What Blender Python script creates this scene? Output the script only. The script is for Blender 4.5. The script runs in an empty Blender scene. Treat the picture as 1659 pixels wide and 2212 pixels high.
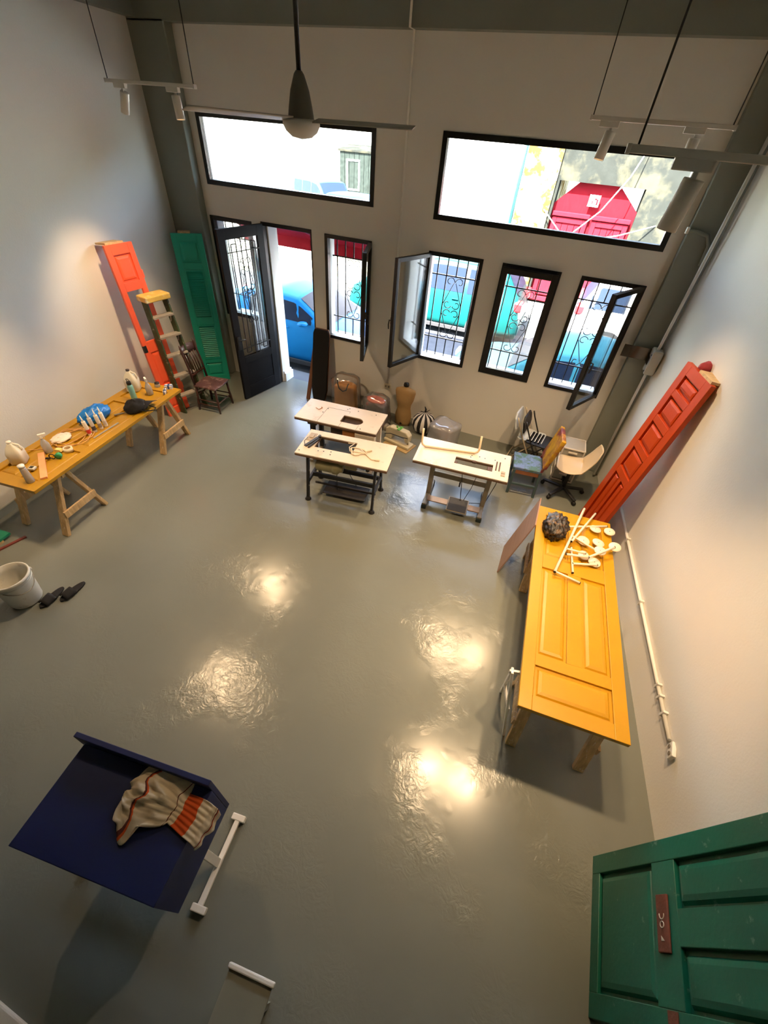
import bpy, bmesh, math, random
from mathutils import Matrix, Vector
R = math.radians
random.seed(7)
S = bpy.context.scene
C = S.collection

# ------------------------------------------------------------------ camera
cam_d = bpy.data.cameras.new('camera'); cam = bpy.data.objects.new('camera', cam_d); C.objects.link(cam)
cam_d.sensor_fit = 'VERTICAL'; cam_d.sensor_height = 24.0; cam_d.lens = 24.0 * 890.0 / 2212.0
cam_d.clip_start = 0.02; cam_d.clip_end = 300
YAW, PITCH, ROLL = 0.335, 0.751, 0.089
_f = Vector((-math.sin(YAW)*math.cos(PITCH), math.cos(YAW)*math.cos(PITCH), -math.sin(PITCH)))
_r = Vector((math.cos(YAW), math.sin(YAW), 0)); _u = _r.cross(_f)
_r2 = math.cos(ROLL)*_r + math.sin(ROLL)*_u; _u2 = -math.sin(ROLL)*_r + math.cos(ROLL)*_u
cam.matrix_world = Matrix(((_r2.x, _u2.x, -_f.x, 0), (_r2.y, _u2.y, -_f.y, 0), (_r2.z, _u2.z, -_f.z, 3.8), (0, 0, 0, 1)))
S.camera = cam

# ------------------------------------------------------------------ world, sun, exposure
SUN_DIR = Vector((0.22, 0.56, -0.80)).normalized()      # the way the sunlight travels
w = bpy.data.worlds.new('world'); S.world = w; w.use_nodes = True
nt = w.node_tree; nt.nodes.clear()
o_ = nt.nodes.new('ShaderNodeOutputWorld'); b_ = nt.nodes.new('ShaderNodeBackground'); sk = nt.nodes.new('ShaderNodeTexSky')
sk.sky_type = 'NISHITA'; sk.sun_disc = False; sk.sun_elevation = R(54); sk.sun_rotation = R(200); sk.air_density = 1.0; sk.dust_density = 1.5; sk.ozone_density = 1.0
b_.inputs['Strength'].default_value = 3.2
hs = nt.nodes.new('ShaderNodeHueSaturation'); hs.inputs['Saturation'].default_value = .75
nt.links.new(sk.outputs[0], hs.inputs['Color']); nt.links.new(hs.outputs[0], b_.inputs[0]); nt.links.new(b_.outputs[0], o_.inputs[0])
sun_d = bpy.data.lights.new('sun', 'SUN'); sun_d.energy = 120.0; sun_d.angle = R(0.6); sun_d.color = (1.0, 0.95, 0.86)
sun = bpy.data.objects.new('sun', sun_d); C.objects.link(sun); sun.location = (0, -10, 20)
sun.rotation_euler = SUN_DIR.to_track_quat('-Z', 'Y').to_euler()
LAMP_W = 152.0
LAMP_COL = (1.0, 0.68, 0.38)
S.view_settings.view_transform = 'Standard'; S.view_settings.look = 'None'
S.view_settings.exposure = 0.84; S.view_settings.gamma = 1.0; S.view_settings.use_curve_mapping = False
S.cycles.use_denoising = True
S.cycles.use_adaptive_sampling = True; S.cycles.adaptive_threshold = .03
S.cycles.max_bounces = 9; S.cycles.diffuse_bounces = 4; S.cycles.glossy_bounces = 3; S.cycles.transparent_max_bounces = 16
S.cycles.sample_clamp_indirect = 8.0; S.cycles.caustics_reflective = False; S.cycles.caustics_refractive = False

# ------------------------------------------------------------------ materials
def lin(h):
    if isinstance(h, str):
        h = h.lstrip('#'); c = [int(h[i:i+2], 16)/255 for i in (0, 2, 4)]
    else: c = [v/255 for v in h]
    return tuple((v/12.92 if v <= .04045 else ((v+.055)/1.055)**2.4) for v in c) + (1.0,)
MATS = {}
def mat(name, col, rough=.5, metal=0., var=.06, scale=6., bump=.0, bscale=40., alt=None, altamt=.5, altscale=4., spec=.5, emit=None, estr=0., stretch=(1, 1, 1), coat=0., alpha=1., trans=0.):
    if name in MATS: return MATS[name]
    m = bpy.data.materials.new(name); m.use_nodes = True; t = m.node_tree; N = t.nodes; L = t.links
    p = N['Principled BSDF']; c = lin(col)
    tc = N.new('ShaderNodeTexCoord'); mp = N.new('ShaderNodeMapping'); L.new(tc.outputs['Object'], mp.inputs[0]); mp.inputs['Scale'].default_value = stretch
    ns = N.new('ShaderNodeTexNoise'); ns.inputs['Scale'].default_value = scale; ns.inputs['Detail'].default_value = 5; L.new(mp.outputs[0], ns.inputs['Vector'])
    rp = N.new('ShaderNodeMapRange'); rp.inputs['From Min'].default_value = .3; rp.inputs['From Max'].default_value = .7
    rp.inputs['To Min'].default_value = 1-var; rp.inputs['To Max'].default_value = 1+var; L.new(ns.outputs['Fac'], rp.inputs['Value'])
    mul = N.new('ShaderNodeVectorMath'); mul.operation = 'SCALE'; L.new(rp.outputs[0], mul.inputs['Scale'])
    if alt is not None:
        n2 = N.new('ShaderNodeTexNoise'); n2.inputs['Scale'].default_value = altscale; n2.inputs['Detail'].default_value = 6; n2.inputs['Roughness'].default_value = .65; L.new(mp.outputs[0], n2.inputs['Vector'])
        cr = N.new('ShaderNodeMapRange'); cr.inputs['From Min'].default_value = 1-altamt-.06; cr.inputs['From Max'].default_value = 1-altamt+.06; L.new(n2.outputs['Fac'], cr.inputs['Value'])
        mx = N.new('ShaderNodeMix'); mx.data_type = 'RGBA'; mx.inputs['A'].default_value = c; mx.inputs['B'].default_value = lin(alt); L.new(cr.outputs[0], mx.inputs['Factor'])
        L.new(mx.outputs['Result'], mul.inputs[0])
    else: mul.inputs[0].default_value = c[:3]
    L.new(mul.outputs[0], p.inputs['Base Color'])
    p.inputs['Roughness'].default_value = rough; p.inputs['Metallic'].default_value = metal; p.inputs['Specular IOR Level'].default_value = spec
    p.inputs['Coat Weight'].default_value = coat; p.inputs['Coat Roughness'].default_value = .08; p.inputs['Alpha'].default_value = alpha
    p.inputs['Transmission Weight'].default_value = trans
    if emit is not None:
        p.inputs['Emission Color'].default_value = lin(emit); p.inputs['Emission Strength'].default_value = estr
    if bump:
        nb = N.new('ShaderNodeTexNoise'); nb.inputs['Scale'].default_value = bscale; nb.inputs['Detail'].default_value = 4; L.new(mp.outputs[0], nb.inputs['Vector'])
        bp = N.new('ShaderNodeBump'); bp.inputs['Strength'].default_value = bump; bp.inputs['Distance'].default_value = .01; L.new(nb.outputs['Fac'], bp.inputs['Height']); L.new(bp.outputs[0], p.inputs['Normal'])
    MATS[name] = m; return m
def clear_mat(name, tint=(250, 253, 252), refl=.10, haze=0., rough=.02, hazecol=(235, 238, 240), bump=0.):
    if name in MATS: return MATS[name]
    m = bpy.data.materials.new(name); m.use_nodes = True; t = m.node_tree; N = t.nodes; L = t.links; N.clear()
    o = N.new('ShaderNodeOutputMaterial'); tr = N.new('ShaderNodeBsdfTransparent'); tr.inputs[0].default_value = lin(tint)
    gl = N.new('ShaderNodeBsdfGlossy'); gl.inputs['Roughness'].default_value = rough
    fr = N.new('ShaderNodeFresnel'); fr.inputs[0].default_value = 1.45
    mr = N.new('ShaderNodeMath'); mr.operation = 'MULTIPLY_ADD'; mr.inputs[1].default_value = .6; mr.inputs[2].default_value = refl*.4; L.new(fr.outputs[0], mr.inputs[0])
    m1 = N.new('ShaderNodeMixShader'); L.new(mr.outputs[0], m1.inputs[0]); L.new(tr.outputs[0], m1.inputs[1]); L.new(gl.outputs[0], m1.inputs[2])
    out = m1
    if haze:
        df = N.new('ShaderNodeBsdfDiffuse'); df.inputs[0].default_value = lin(hazecol)
        m2 = N.new('ShaderNodeMixShader'); m2.inputs[0].default_value = haze; L.new(m1.outputs[0], m2.inputs[1]); L.new(df.outputs[0], m2.inputs[2]); out = m2
    if bump:
        nb = N.new('ShaderNodeTexNoise'); nb.inputs['Scale'].default_value = 25; bp = N.new('ShaderNodeBump'); bp.inputs['Strength'].default_value = bump
        L.new(nb.outputs['Fac'], bp.inputs['Height']); L.new(bp.outputs[0], gl.inputs['Normal'])
    L.new(out.outputs[0], o.inputs[0]); MATS[name] = m; return m
def floor_mat():
    m = bpy.data.materials.new('floor_paint'); m.use_nodes = True; t = m.node_tree; N = t.nodes; L = t.links; p = N['Principled BSDF']
    tc = N.new('ShaderNodeTexCoord')
    n1 = N.new('ShaderNodeTexNoise'); n1.inputs['Scale'].default_value = .7; n1.inputs['Detail'].default_value = 6; L.new(tc.outputs['Object'], n1.inputs['Vector'])
    cr = N.new('ShaderNodeValToRGB'); cr.color_ramp.elements[0].position = .3; cr.color_ramp.elements[0].color = lin((114, 118, 110)); cr.color_ramp.elements[1].position = .72; cr.color_ramp.elements[1].color = lin((124, 127, 118)); L.new(n1.outputs['Fac'], cr.inputs[0])
    L.new(cr.outputs[0], p.inputs['Base Color'])
    # trowel marks: swirls that break up the reflections
    n2 = N.new('ShaderNodeTexNoise'); n2.inputs['Scale'].default_value = 3.2; n2.inputs['Detail'].default_value = 5; n2.inputs['Distortion'].default_value = 1.6; L.new(tc.outputs['Object'], n2.inputs['Vector'])
    rr = N.new('ShaderNodeMapRange'); rr.inputs['From Min'].default_value = .3; rr.inputs['From Max'].default_value = .7; rr.inputs['To Min'].default_value = .195; rr.inputs['To Max'].default_value = .235; L.new(n2.outputs['Fac'], rr.inputs['Value']); L.new(rr.outputs[0], p.inputs['Roughness'])
    n3 = N.new('ShaderNodeTexNoise'); n3.inputs['Scale'].default_value = 11; n3.inputs['Detail'].default_value = 5; n3.inputs['Distortion'].default_value = 2.4; L.new(tc.outputs['Object'], n3.inputs['Vector'])
    n4 = N.new('ShaderNodeTexNoise'); n4.inputs['Scale'].default_value = 1.6; n4.inputs['Detail'].default_value = 3; L.new(tc.outputs['Object'], n4.inputs['Vector'])
    n5 = N.new('ShaderNodeTexNoise'); n5.inputs['Scale'].default_value = 60; n5.inputs['Detail'].default_value = 3; L.new(tc.outputs['Object'], n5.inputs['Vector'])
    mk = N.new('ShaderNodeMapRange'); mk.inputs['From Min'].default_value = .46; mk.inputs['From Max'].default_value = .62; L.new(n4.outputs['Fac'], mk.inputs['Value'])
    m1 = N.new('ShaderNodeMath'); m1.operation = 'MULTIPLY_ADD'; m1.inputs[1].default_value = .22; L.new(n5.outputs['Fac'], m1.inputs[0]); L.new(n3.outputs['Fac'], m1.inputs[2])
    m2 = N.new('ShaderNodeMath'); m2.operation = 'MULTIPLY'; L.new(m1.outputs[0], m2.inputs[0]); L.new(mk.outputs[0], m2.inputs[1])
    bp = N.new('ShaderNodeBump'); bp.inputs['Strength'].default_value = .32; bp.inputs['Distance'].default_value = .012; L.new(m2.outputs[0], bp.inputs['Height']); L.new(bp.outputs[0], p.inputs['Normal'])
    p.inputs['Specular IOR Level'].default_value = .45
    return m
M_FLOOR = floor_mat()
M_WALL = mat('wall_paint', (234, 231, 223), .75, var=.02, scale=1.2, bump=.12, bscale=55)
M_GREY = mat('grey_paint', (134, 138, 128), .6, var=.04, scale=2, bump=.15, bscale=40)
M_BLACK = mat('black_frame', (13, 13, 14), .38, var=.1, scale=8)
M_IRON = mat('black_iron', (26, 26, 28), .5, var=.15, scale=20, bump=.1)
M_WHITE = mat('white_metal', (228, 226, 220), .4, var=.03)
M_OFFW = mat('white_lamp_paint', (214, 208, 198), .5, var=.03)
M_GLASS = clear_mat('window_glass')
M_PLY = mat('plywood', (196, 160, 112), .6, var=.14, scale=4, stretch=(1, 12, 1), bump=.1)
M_PINE = mat('pine_lumber', (196, 164, 116), .65, var=.2, scale=5, stretch=(8, 8, 1.0), bump=.15, alt=(226, 214, 190), altamt=.36, altscale=6)
M_DARKW = mat('dark_chair_wood', (66, 40, 34), .45, var=.25, scale=9, bump=.2)
M_RUBBER = mat('black_rubber', (18, 18, 19), .6, var=.1)

# ------------------------------------------------------------------ mesh helpers
class MB:
    def __init__(s): s.v = []; s.f = []; s.sm = set()
    def add(s, vs, fs, smooth=False):
        b = len(s.v); s.v += [tuple(v) for v in vs]
        for f in fs:
            if smooth: s.sm.add(len(s.f))
            s.f.append([b+i for i in f])
        return s
    def box(s, lo, hi, mtx=None):
        x0, y0, z0 = lo; x1, y1, z1 = hi
        vs = [Vector(c) for c in ((x0, y0, z0), (x1, y0, z0), (x1, y1, z0), (x0, y1, z0), (x0, y0, z1), (x1, y0, z1), (x1, y1, z1), (x0, y1, z1))]
        if mtx is not None: vs = [mtx @ v for v in vs]
        return s.add(vs, [(3, 2, 1, 0), (4, 5, 6, 7), (0, 1, 5, 4), (1, 2, 6, 5), (2, 3, 7, 6), (3, 0, 4, 7)])
    def cbox(s, c, sz, mtx=None):
        return s.box([c[i]-sz[i]/2 for i in range(3)], [c[i]+sz[i]/2 for i in range(3)], mtx)
    def bar(s, a, b, wx, wy, up=(0, 0, 1)):
        a = Vector(a); b = Vector(b); d = b-a; L = d.length; d.normalize(); up = Vector(up)
        if abs(d.dot(up)) > .99: up = Vector((0, 1, 0))
        x = d.cross(up).normalized(); y = x.cross(d).normalized()
        m = Matrix(((x.x, y.x, d.x, a.x), (x.y, y.y, d.y, a.y), (x.z, y.z, d.z, a.z), (0, 0, 0, 1)))
        return s.box((-wx/2, -wy/2, 0), (wx/2, wy/2, L), m)
    def tube(s, pts, r, n=8, closed=False, caps=True):
        pts = [Vector(p) for p in pts]; k = len(pts); rs = r if isinstance(r, (list, tuple)) else [r]*k
        vs = []; prev = None
        for i, p in enumerate(pts):
            if closed: t = pts[(i+1) % k]-pts[i-1]
            else: t = pts[min(i+1, k-1)]-pts[max(i-1, 0)]
            if t.length < 1e-9: t = Vector((0, 0, 1))
            t.normalize()
            if prev is None:
                a = Vector((0, 0, 1)) if abs(t.z) < .9 else Vector((1, 0, 0)); x = t.cross(a).normalized()
            else:
                x = prev - t*prev.dot(t)
                x = x.normalized() if x.length > 1e-6 else t.orthogonal().normalized()
            prev = x; y = t.cross(x)
            for j in range(n):
                an = 2*math.pi*j/n; vs.append(p + (x*math.cos(an)+y*math.sin(an))*rs[i])
        fs = []
        for i in range(k if closed else k-1):
            for j in range(n):
                a = i*n+j; b = i*n+(j+1) % n; c = ((i+1) % k)*n+(j+1) % n; d = ((i+1) % k)*n+j; fs.append((a, b, c, d))
        s.add(vs, fs, True)
        if caps and not closed:
            b = len(s.v)-len(vs); s.f.append([b+j for j in range(n)][::-1]); s.f.append([b+(k-1)*n+j for j in range(n)])
        return s
    def lathe(s, prof, n=24, c=(0, 0, 0), mtx=None, caps=True):
        vs = []
        for r, z in prof:
            for j in range(n):
                a = 2*math.pi*j/n; v = Vector((c[0]+r*math.cos(a), c[1]+r*math.sin(a), c[2]+z)); vs.append(mtx @ v if mtx is not None else v)
        fs = []
        for i in range(len(prof)-1):
            for j in range(n): fs.append((i*n+j, i*n+(j+1) % n, (i+1)*n+(j+1) % n, (i+1)*n+j))
        b = len(s.v); s.add(vs, fs, True)
        if caps:
            if prof[0][0] > 1e-4: s.f.append([b+j for j in range(n)][::-1])
            if prof[-1][0] > 1e-4: s.f.append([b+(len(prof)-1)*n+j for j in range(n)])
        return s
    def prism(s, poly, t0, t1, mtx=None):
        n = len(poly); vs = [Vector((x, y, t0)) for x, y in poly]+[Vector((x, y, t1)) for x, y in poly]
        if mtx is not None: vs = [mtx @ v for v in vs]
        return s.add(vs, [tuple(range(n))[::-1], tuple(range(n, 2*n))]+[(i, (i+1) % n, n+(i+1) % n, n+i) for i in range(n)])
    def grid(s, fn, nu, nv, smooth=True, closeu=False):
        vs = [fn(i/(nu if closeu else nu-1), j/(nv-1)) for j in range(nv) for i in range(nu)]; fs = []
        for j in range(nv-1):
            for i in range(nu if closeu else nu-1):
                fs.append((j*nu+i, j*nu+(i+1) % nu, (j+1)*nu+(i+1) % nu, (j+1)*nu+i))
        return s.add(vs, fs, smooth)
    def frame(s, x0, x1, z0, z1, wd, y0, y1):      # rectangular frame standing in the xz plane
        s.box((x0, y0, z0), (x0+wd, y1, z1)); s.box((x1-wd, y0, z0), (x1, y1, z1)); s.box((x0+wd, y0, z0), (x1-wd, y1, z0+wd)); s.box((x0+wd, y0, z1-wd), (x1-wd, y1, z1)); return s
    def mesh(s, name):
        me = bpy.data.meshes.new(name); me.from_pydata(s.v, [], s.f); me.update()
        bm = bmesh.new(); bm.from_mesh(me); bmesh.ops.recalc_face_normals(bm, faces=bm.faces); bm.to_mesh(me); bm.free()
        for i in s.sm: me.polygons[i].use_smooth = True
        return me
    def build(s, name, m, parent=None, loc=None, rot=None, bevel=0., solid=0., sub=0):
        o = bpy.data.objects.new(name, s.mesh(name)); C.objects.link(o); o.data.materials.append(m)
        if parent is not None: o.parent = parent
        if loc is not None: o.location = loc
        if rot is not None: o.rotation_euler = rot
        if solid:
            md = o.modifiers.new('solid', 'SOLIDIFY'); md.thickness = solid; md.offset = 0
        if sub:
            md = o.modifiers.new('sub', 'SUBSURF'); md.levels = sub; md.render_levels = sub
        if bevel:
            md = o.modifiers.new('bevel', 'BEVEL'); md.width = bevel; md.segments = 2; md.limit_method = 'ANGLE'; md.angle_limit = R(40)
        return o
def tag(o, label=None, cat=None, group=None, kind=None):
    if label: o['label'] = label
    if cat: o['category'] = cat
    if group: o['group'] = group
    if kind: o['kind'] = kind
    return o
def thing(name, label, cat, loc=(0, 0, 0), rotz=0., group=None, rot=None):
    o = bpy.data.objects.new(name, None); C.objects.link(o); o.location = loc; o.rotation_euler = rot if rot is not None else (0, 0, rotz); o.empty_display_size = .1
    return tag(o, label, cat, group)
def struct(o, label=None): o['kind'] = 'structure'; return tag(o, label) if label else o
def copy_of(ob, name, parent, loc=None, rot=None):
    o = ob.copy(); o.name = name; C.objects.link(o); o.parent = parent
    if loc is not None: o.location = loc
    if rot is not None: o.rotation_euler = rot
    return o
def frame_mtx(origin, xa, ya):
    x = Vector(xa).normalized(); y = Vector(ya); y = (y-x*y.dot(x)).normalized(); z = x.cross(y)
    return Matrix(((x.x, y.x, z.x, origin[0]), (x.y, y.y, z.y, origin[1]), (x.z, y.z, z.z, origin[2]), (0, 0, 0, 1)))
# ------------------------------------------------------------------ the room
YW = 6.346; TH = .30; YO = YW+TH
def LX(y): return -5.51-.1528*(y-1.62)
def RX(y): return 2.060-.1139*y
YB = -4.6; ZC = 5.25
OPEN = dict(upL=(-5.50, -2.75, 2.985, 3.79), upR=(-1.89, .895, 2.95, 3.805), side=(-5.57, -4.79, 1.11, 2.594), door=(-4.62, -3.735, -.1, 2.615),
            w1=(-3.515, -2.752, 1.105, 2.594), w3=(-1.89, -1.125, 1.105, 2.594), w4=(-.868, -.11, 1.108, 2.594), w5=(.135, .893, 1.112, 2.594))
def holed_wall(x0, x1, z0, z1, ya, yb, holes):
    b = MB(); xs = sorted({x0, x1, *[h[0] for h in holes], *[h[1] for h in holes]}); zs = sorted({z0, z1, *[max(h[2], z0) for h in holes], *[h[3] for h in holes]})
    xs = [x for x in xs if x0 <= x <= x1]; zs = [z for z in zs if z0 <= z <= z1]
    def solid(i, j):
        if i < 0 or j < 0 or i >= len(xs)-1 or j >= len(zs)-1: return False
        cx = (xs[i]+xs[i+1])/2; cz = (zs[j]+zs[j+1])/2
        return not any(h[0] < cx < h[1] and h[2] < cz < h[3] for h in holes)
    for i in range(len(xs)-1):
        for j in range(len(zs)-1):
            if not solid(i, j): continue
            a, c, d, e = xs[i], xs[i+1], zs[j], zs[j+1]
            b.add([(a, ya, d), (c, ya, d), (c, ya, e), (a, ya, e)], [(0, 1, 2, 3)]); b.add([(a, yb, d), (c, yb, d), (c, yb, e), (a, yb, e)], [(3, 2, 1, 0)])
            for di, dj, q in ((-1, 0, ((a, d), (a, e))), (1, 0, ((c, e), (c, d))), (0, -1, ((c, d), (a, d))), (0, 1, ((a, e), (c, e)))):
                if not solid(i+di, j+dj):
                    (p, r), (p2, r2) = q; b.add([(p, ya, r), (p2, ya, r2), (p2, yb, r2), (p, yb, r)], [(0, 1, 2, 3)])
    return b
fl = MB(); fl.prism([(LX(YB)-.2, YB-.2), (RX(YB)+.2, YB-.2), (RX(YO)+.05, YO), (LX(YO)-.05, YO)], -.25, 0.); struct(fl.build('floor', M_FLOOR), 'glossy grey-green painted concrete floor')
wf = holed_wall(-7.6, 2.6, -.3, 6.3, YW, YO, list(OPEN.values())); bm_o = wf.build('wall_front', M_WALL); struct(bm_o, 'white front wall pierced by windows and a door')
_me = bm_o.data; _b = bmesh.new(); _b.from_mesh(_me); bmesh.ops.remove_doubles(_b, verts=_b.verts, dist=1e-4); bmesh.ops.recalc_face_normals(_b, faces=_b.faces); _b.to_mesh(_me); _b.free()
b = MB(); b.prism([(LX(YB)-.25, YB), (LX(YB), YB), (LX(YW), YW), (LX(YW)-.25, YW)], 0, 6.0); struct(b.build('wall_left', M_WALL), 'tall white left side wall')
b = MB(); b.prism([(RX(YB), YB), (RX(YB)+.25, YB), (RX(YW)+.25, YW), (RX(YW), YW)], 0, 6.0); struct(b.build('wall_right', M_WALL), 'tall white right side wall')
b = holed_wall(LX(YB)-.25, RX(YB)+.25, 0, 6.0, YB-.25, YB, []); struct(b.build('wall_back', M_GREY))
b = MB(); b.prism([(LX(YB)-.25, YB-.25), (RX(YB)+.25, YB-.25), (RX(YO)+.25, YW), (LX(YO)-.25, YW)], ZC, ZC+.2); struct(b.build('ceiling', M_GREY))
b = MB(); b.prism([(LX(YB), YB), (RX(YB), YB), (RX(-.75), -.75), (LX(-.75), -.75)], 2.0, 2.2); struct(b.build('floor_upper', M_GREY))
# grey painted concrete frame
b = MB(); b.box((-6.35, 6.20, 4.57), (1.45, YW, ZC)); struct(b.build('trim_1', M_GREY), 'grey concrete beam across the front wall')
b = MB(); b.prism([(LX(YB), YB), (LX(YB)+.14, YB), (LX(6.2)+.14, 6.2), (LX(6.2), 6.2)], 4.60, ZC); struct(b.build('trim_2', M_GREY), 'grey concrete beam along the left wall')
b = MB(); b.prism([(LX(6.2)-.02, 6.2), (-5.62, 6.2), (-5.62, YW), (LX(YW)-.02, YW)], 0, 4.60); struct(b.build('trim_3', M_GREY, bevel=.015), 'grey concrete column in the left corner')
b = MB(); b.prism([(1.03, 6.22), (RX(6.22), 6.22), (RX(YW), YW), (1.03, YW)], 0, 4.60); struct(b.build('trim_4', M_GREY, bevel=.012), 'grey concrete column in the right corner')
b = MB(); b.prism([(LX(YB), YB), (LX(YB)+.02, YB), (LX(6.2)+.02, 6.2), (LX(6.2), 6.2)], 0, .10); struct(b.build('baseboard_left', M_GREY))
# surface conduit down the middle of the front wall, with its outlet
b = MB(); b.tube([(-2.345, YW-.012, .55), (-2.345, YW-.012, 4.57), (-2.345, 6.188, 4.57), (-2.345, 6.188, ZC)], .014, 8); cd = b.build('wall_conduit', M_WALL); tag(cd, 'thin white conduit running down the front wall between the two wide windows', 'conduit')
def outlet(name, label, p, rz, m=M_WHITE):
    t = thing(name, label, 'outlet', p, rz)
    b = MB(); b.box((-.06, -.03, -.038), (.06, 0, .038)); b.build('box', m, t, bevel=.006)
    for sx in (-.028, .028):
        b = MB(); b.lathe([(.016, 0), (.016, .006)], 14, mtx=Matrix.Translation((sx, -.03, 0)) @ Matrix.Rotation(R(90), 4, 'X')); b.build('socket', mat('socket_grey', (120, 112, 100), .5), t)
    return t
outlet('wall_outlet', 'small cream double outlet low on the front wall above the dress form', (-2.345, YW, .50), 0, mat('cream_plastic', (206, 198, 176), .45))
outlet('wall_outlet', 'small grey outlet on the front wall behind the open casement', (-2.08, YW, 1.06), 0, mat('grey_plastic', (150, 146, 134), .45))
b = MB()
_an = math.atan(.1139)
_pts = [(RX(y)-.018, y, .47) for y in (5.05, 4, 3, 1.98)]
b.tube(_pts, .016, 8)
cd = thing('wall_conduit', 'white conduit running low along the right wall past the yellow table', 'conduit', (0, 0, 0))
b.build('pipe', M_WHITE, cd)
for y in (2.42, 2.32, 2.18, 3.3, 4.2):
    b = MB(); b.cbox((RX(y)-.02, y, .47), (.04, .02, .075)); b.build('clip', M_WHITE, cd, bevel=.004)
outlet('wall_outlet', 'white double outlet box on the right wall below the end of the conduit', (RX(1.9), 1.9, .465), R(-90)-_an)
# conduits in the right front corner, electric box with its flap open
t = thing('corner_conduit', 'grey conduit climbing the right corner column with a bent branch', 'conduit', (0, 0, 0))
for dx in (.05, .10):
    b = MB(); b.tube([(RX(6.16)-dx*.7, 6.17-dx, .05), (RX(6.16)-dx*.7, 6.17-dx, 4.6)], .018, 8); b.build('pipe', M_WHITE if dx > .06 else M_GREY, t)
b = MB(); b.tube([(1.02, 6.20, 3.19), (1.10, 6.19, 3.19), (1.22, 6.18, 3.17), (1.275, 6.17, 3.08), (1.285, 6.16, 2.9)], .02, 8); b.build('bend', M_GREY, t)
b = MB(); b.cbox((1.015, 6.20, 3.19), (.03, .05, .06)); b.build('clamp', M_WHITE, t, bevel=.006)
t = thing('breaker_box', 'grey electric breaker box with open smoked flap in the right corner', 'breaker box', (1.335, 6.10, 1.70), 0)
b = MB(); b.box((-.10, -.12, 0), (.02, .07, .30)); b.build('box', mat('breaker_grey', (176, 174, 164), .4), t, bevel=.02)
for i in range(3):
    b = MB(); b.box((-.107, -.07+i*.045, .11), (-.098, -.04+i*.045, .2)); b.build('breaker', M_BLACK, t)
for z in (.04, .24):
    b = MB(); b.lathe([(.012, 0), (.012, .006)], 10, mtx=Matrix.Translation((-.1, -.09, z)) @ Matrix.Rotation(R(-90), 4, 'Y')); b.build('screw', M_BLACK, t)
b = MB(); b.box((-.42, .045, .12), (-.10, .052, .27)); b.build('flap', clear_mat('smoked_plastic', (120, 116, 108), .2, .25, .1, (120, 116, 108)), t)

# ------------------------------------------------------------------ windows and street door
def scroll(b, c, r, sx, sz, y, turns=.72, start=0.):
    pts = []; n = 14
    for i in range(n+1):
        k = i/n; a = start+2*math.pi*turns*k; rr = r*(1-.62*k)
        pts.append((c[0]+sx*rr*math.cos(a), y, c[1]+sz*rr*math.sin(a)))
    b.tube(pts, .0065, 5)
def grille(parent, x0, x1, z0, z1, y):
    g = bpy.data.objects.new('grille', None); C.objects.link(g); g.parent = parent
    W = x1-x0; za = z0+(z1-z0)*.19; zb = z0+(z1-z0)*.80
    for z in (za, zb):
        b = MB(); b.box((x0, y-.008, z-.008), (x1, y+.008, z+.008)); b.build('rail', M_IRON, g)
    for i in range(5):
        x = x0+W*(i+.55)/5.1
        for (a, c) in (((z0, za), (zb, z1)) if i == 2 else ((z0, z1),)):
            b = MB(); b.box((x-.0075, y-.0075, a), (x+.0075, y+.0075, c)); b.build('bar', M_IRON, g)
    xc = x0+W*2.55/5.1; zc = (za+zb)/2; hw = W/5.1*.98; b = MB()
    for sx in (-1, 1):
        for sz in (-1, 1):
            scroll(b, (xc+sx*hw*.5, zc+sz*hw*.48), hw*.46, sx, sz, y, .8, R(200))
            zr = za if sz < 0 else zb
            scroll(b, (xc+sx*hw*.5, zr-sz*hw*.52), hw*.47, -sx, sz, y, .8, R(0))
            b.tube([(xc+sx*hw*.95, y, zc+sz*hw*.5), (xc+sx*.012, y, zr-sz*hw*.55)], .006, 5)
    b.build('scroll', M_IRON, g)
    return g
def sash(parent, name, x0, z0, W, H, open_deg=0, side=1, tilt=0., handle=True, wd=.05):
    """casement sash hinged at (x0, z0); side=+1 runs to +x from the hinge"""
    s = bpy.data.objects.new(name, None); C.objects.link(s); s.parent = parent; s.location = (x0, YW+.01, z0)
    s.rotation_euler = (R(tilt), 0, R(open_deg))
    a, c = (0, W) if side > 0 else (-W, 0)
    b = MB(); b.frame(a, c, 0, H, wd, -.028, .028); b.build('sash_frame', M_BLACK, s, bevel=.004)
    b = MB(); b.box((a+wd, -.006, wd), (c-wd, .006, H-wd)); b.build('pane', M_GLASS, s)
    if handle:
        xh = c-wd*.5 if side > 0 else a+wd*.5
        b = MB(); b.cbox((xh, -.035, H*.46), (.026, .014, .09)); b.tube([(xh, -.04, H*.46), (xh, -.075, H*.46), (xh+.01*side, -.078, H*.46-.06), (xh+.012*side, -.07, H*.46-.12)], .009, 6); b.build('handle', M_BLACK, s)
    return s
def window(n, key, label, wd=.05, gr=True):
    x0, x1, z0, z1 = OPEN[key]; t = thing('window_%d' % n, label, 'window', (0, 0, 0)); t['kind'] = 'structure'
    b = MB(); b.frame(x0, x1, z0, z1, wd, YW-.012, YW+.07); b.build('frame', M_BLACK, t, bevel=.003)
    b = MB(); b.box((x0+wd, YW+.07, z0-.004), (x1-wd, YO+.02, z0+.022)); b.build('sill', M_WALL, t)
    if gr: grille(t, x0+.02, x1-.02, z0+.03, z1-.02, YW+.21)
    return t
def fixed_pane(t, key, wd=.05):
    x0, x1, z0, z1 = OPEN[key]; b = MB(); b.box((x0+wd, YW+.03, z0+wd), (x1-wd, YW+.042, z1-wd)); b.build('pane', M_GLASS, t)
t = window(1, 'upL', 'wide fixed upper window behind the ceiling fan', .06, False); fixed_pane(t, 'upL', .06)
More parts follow.
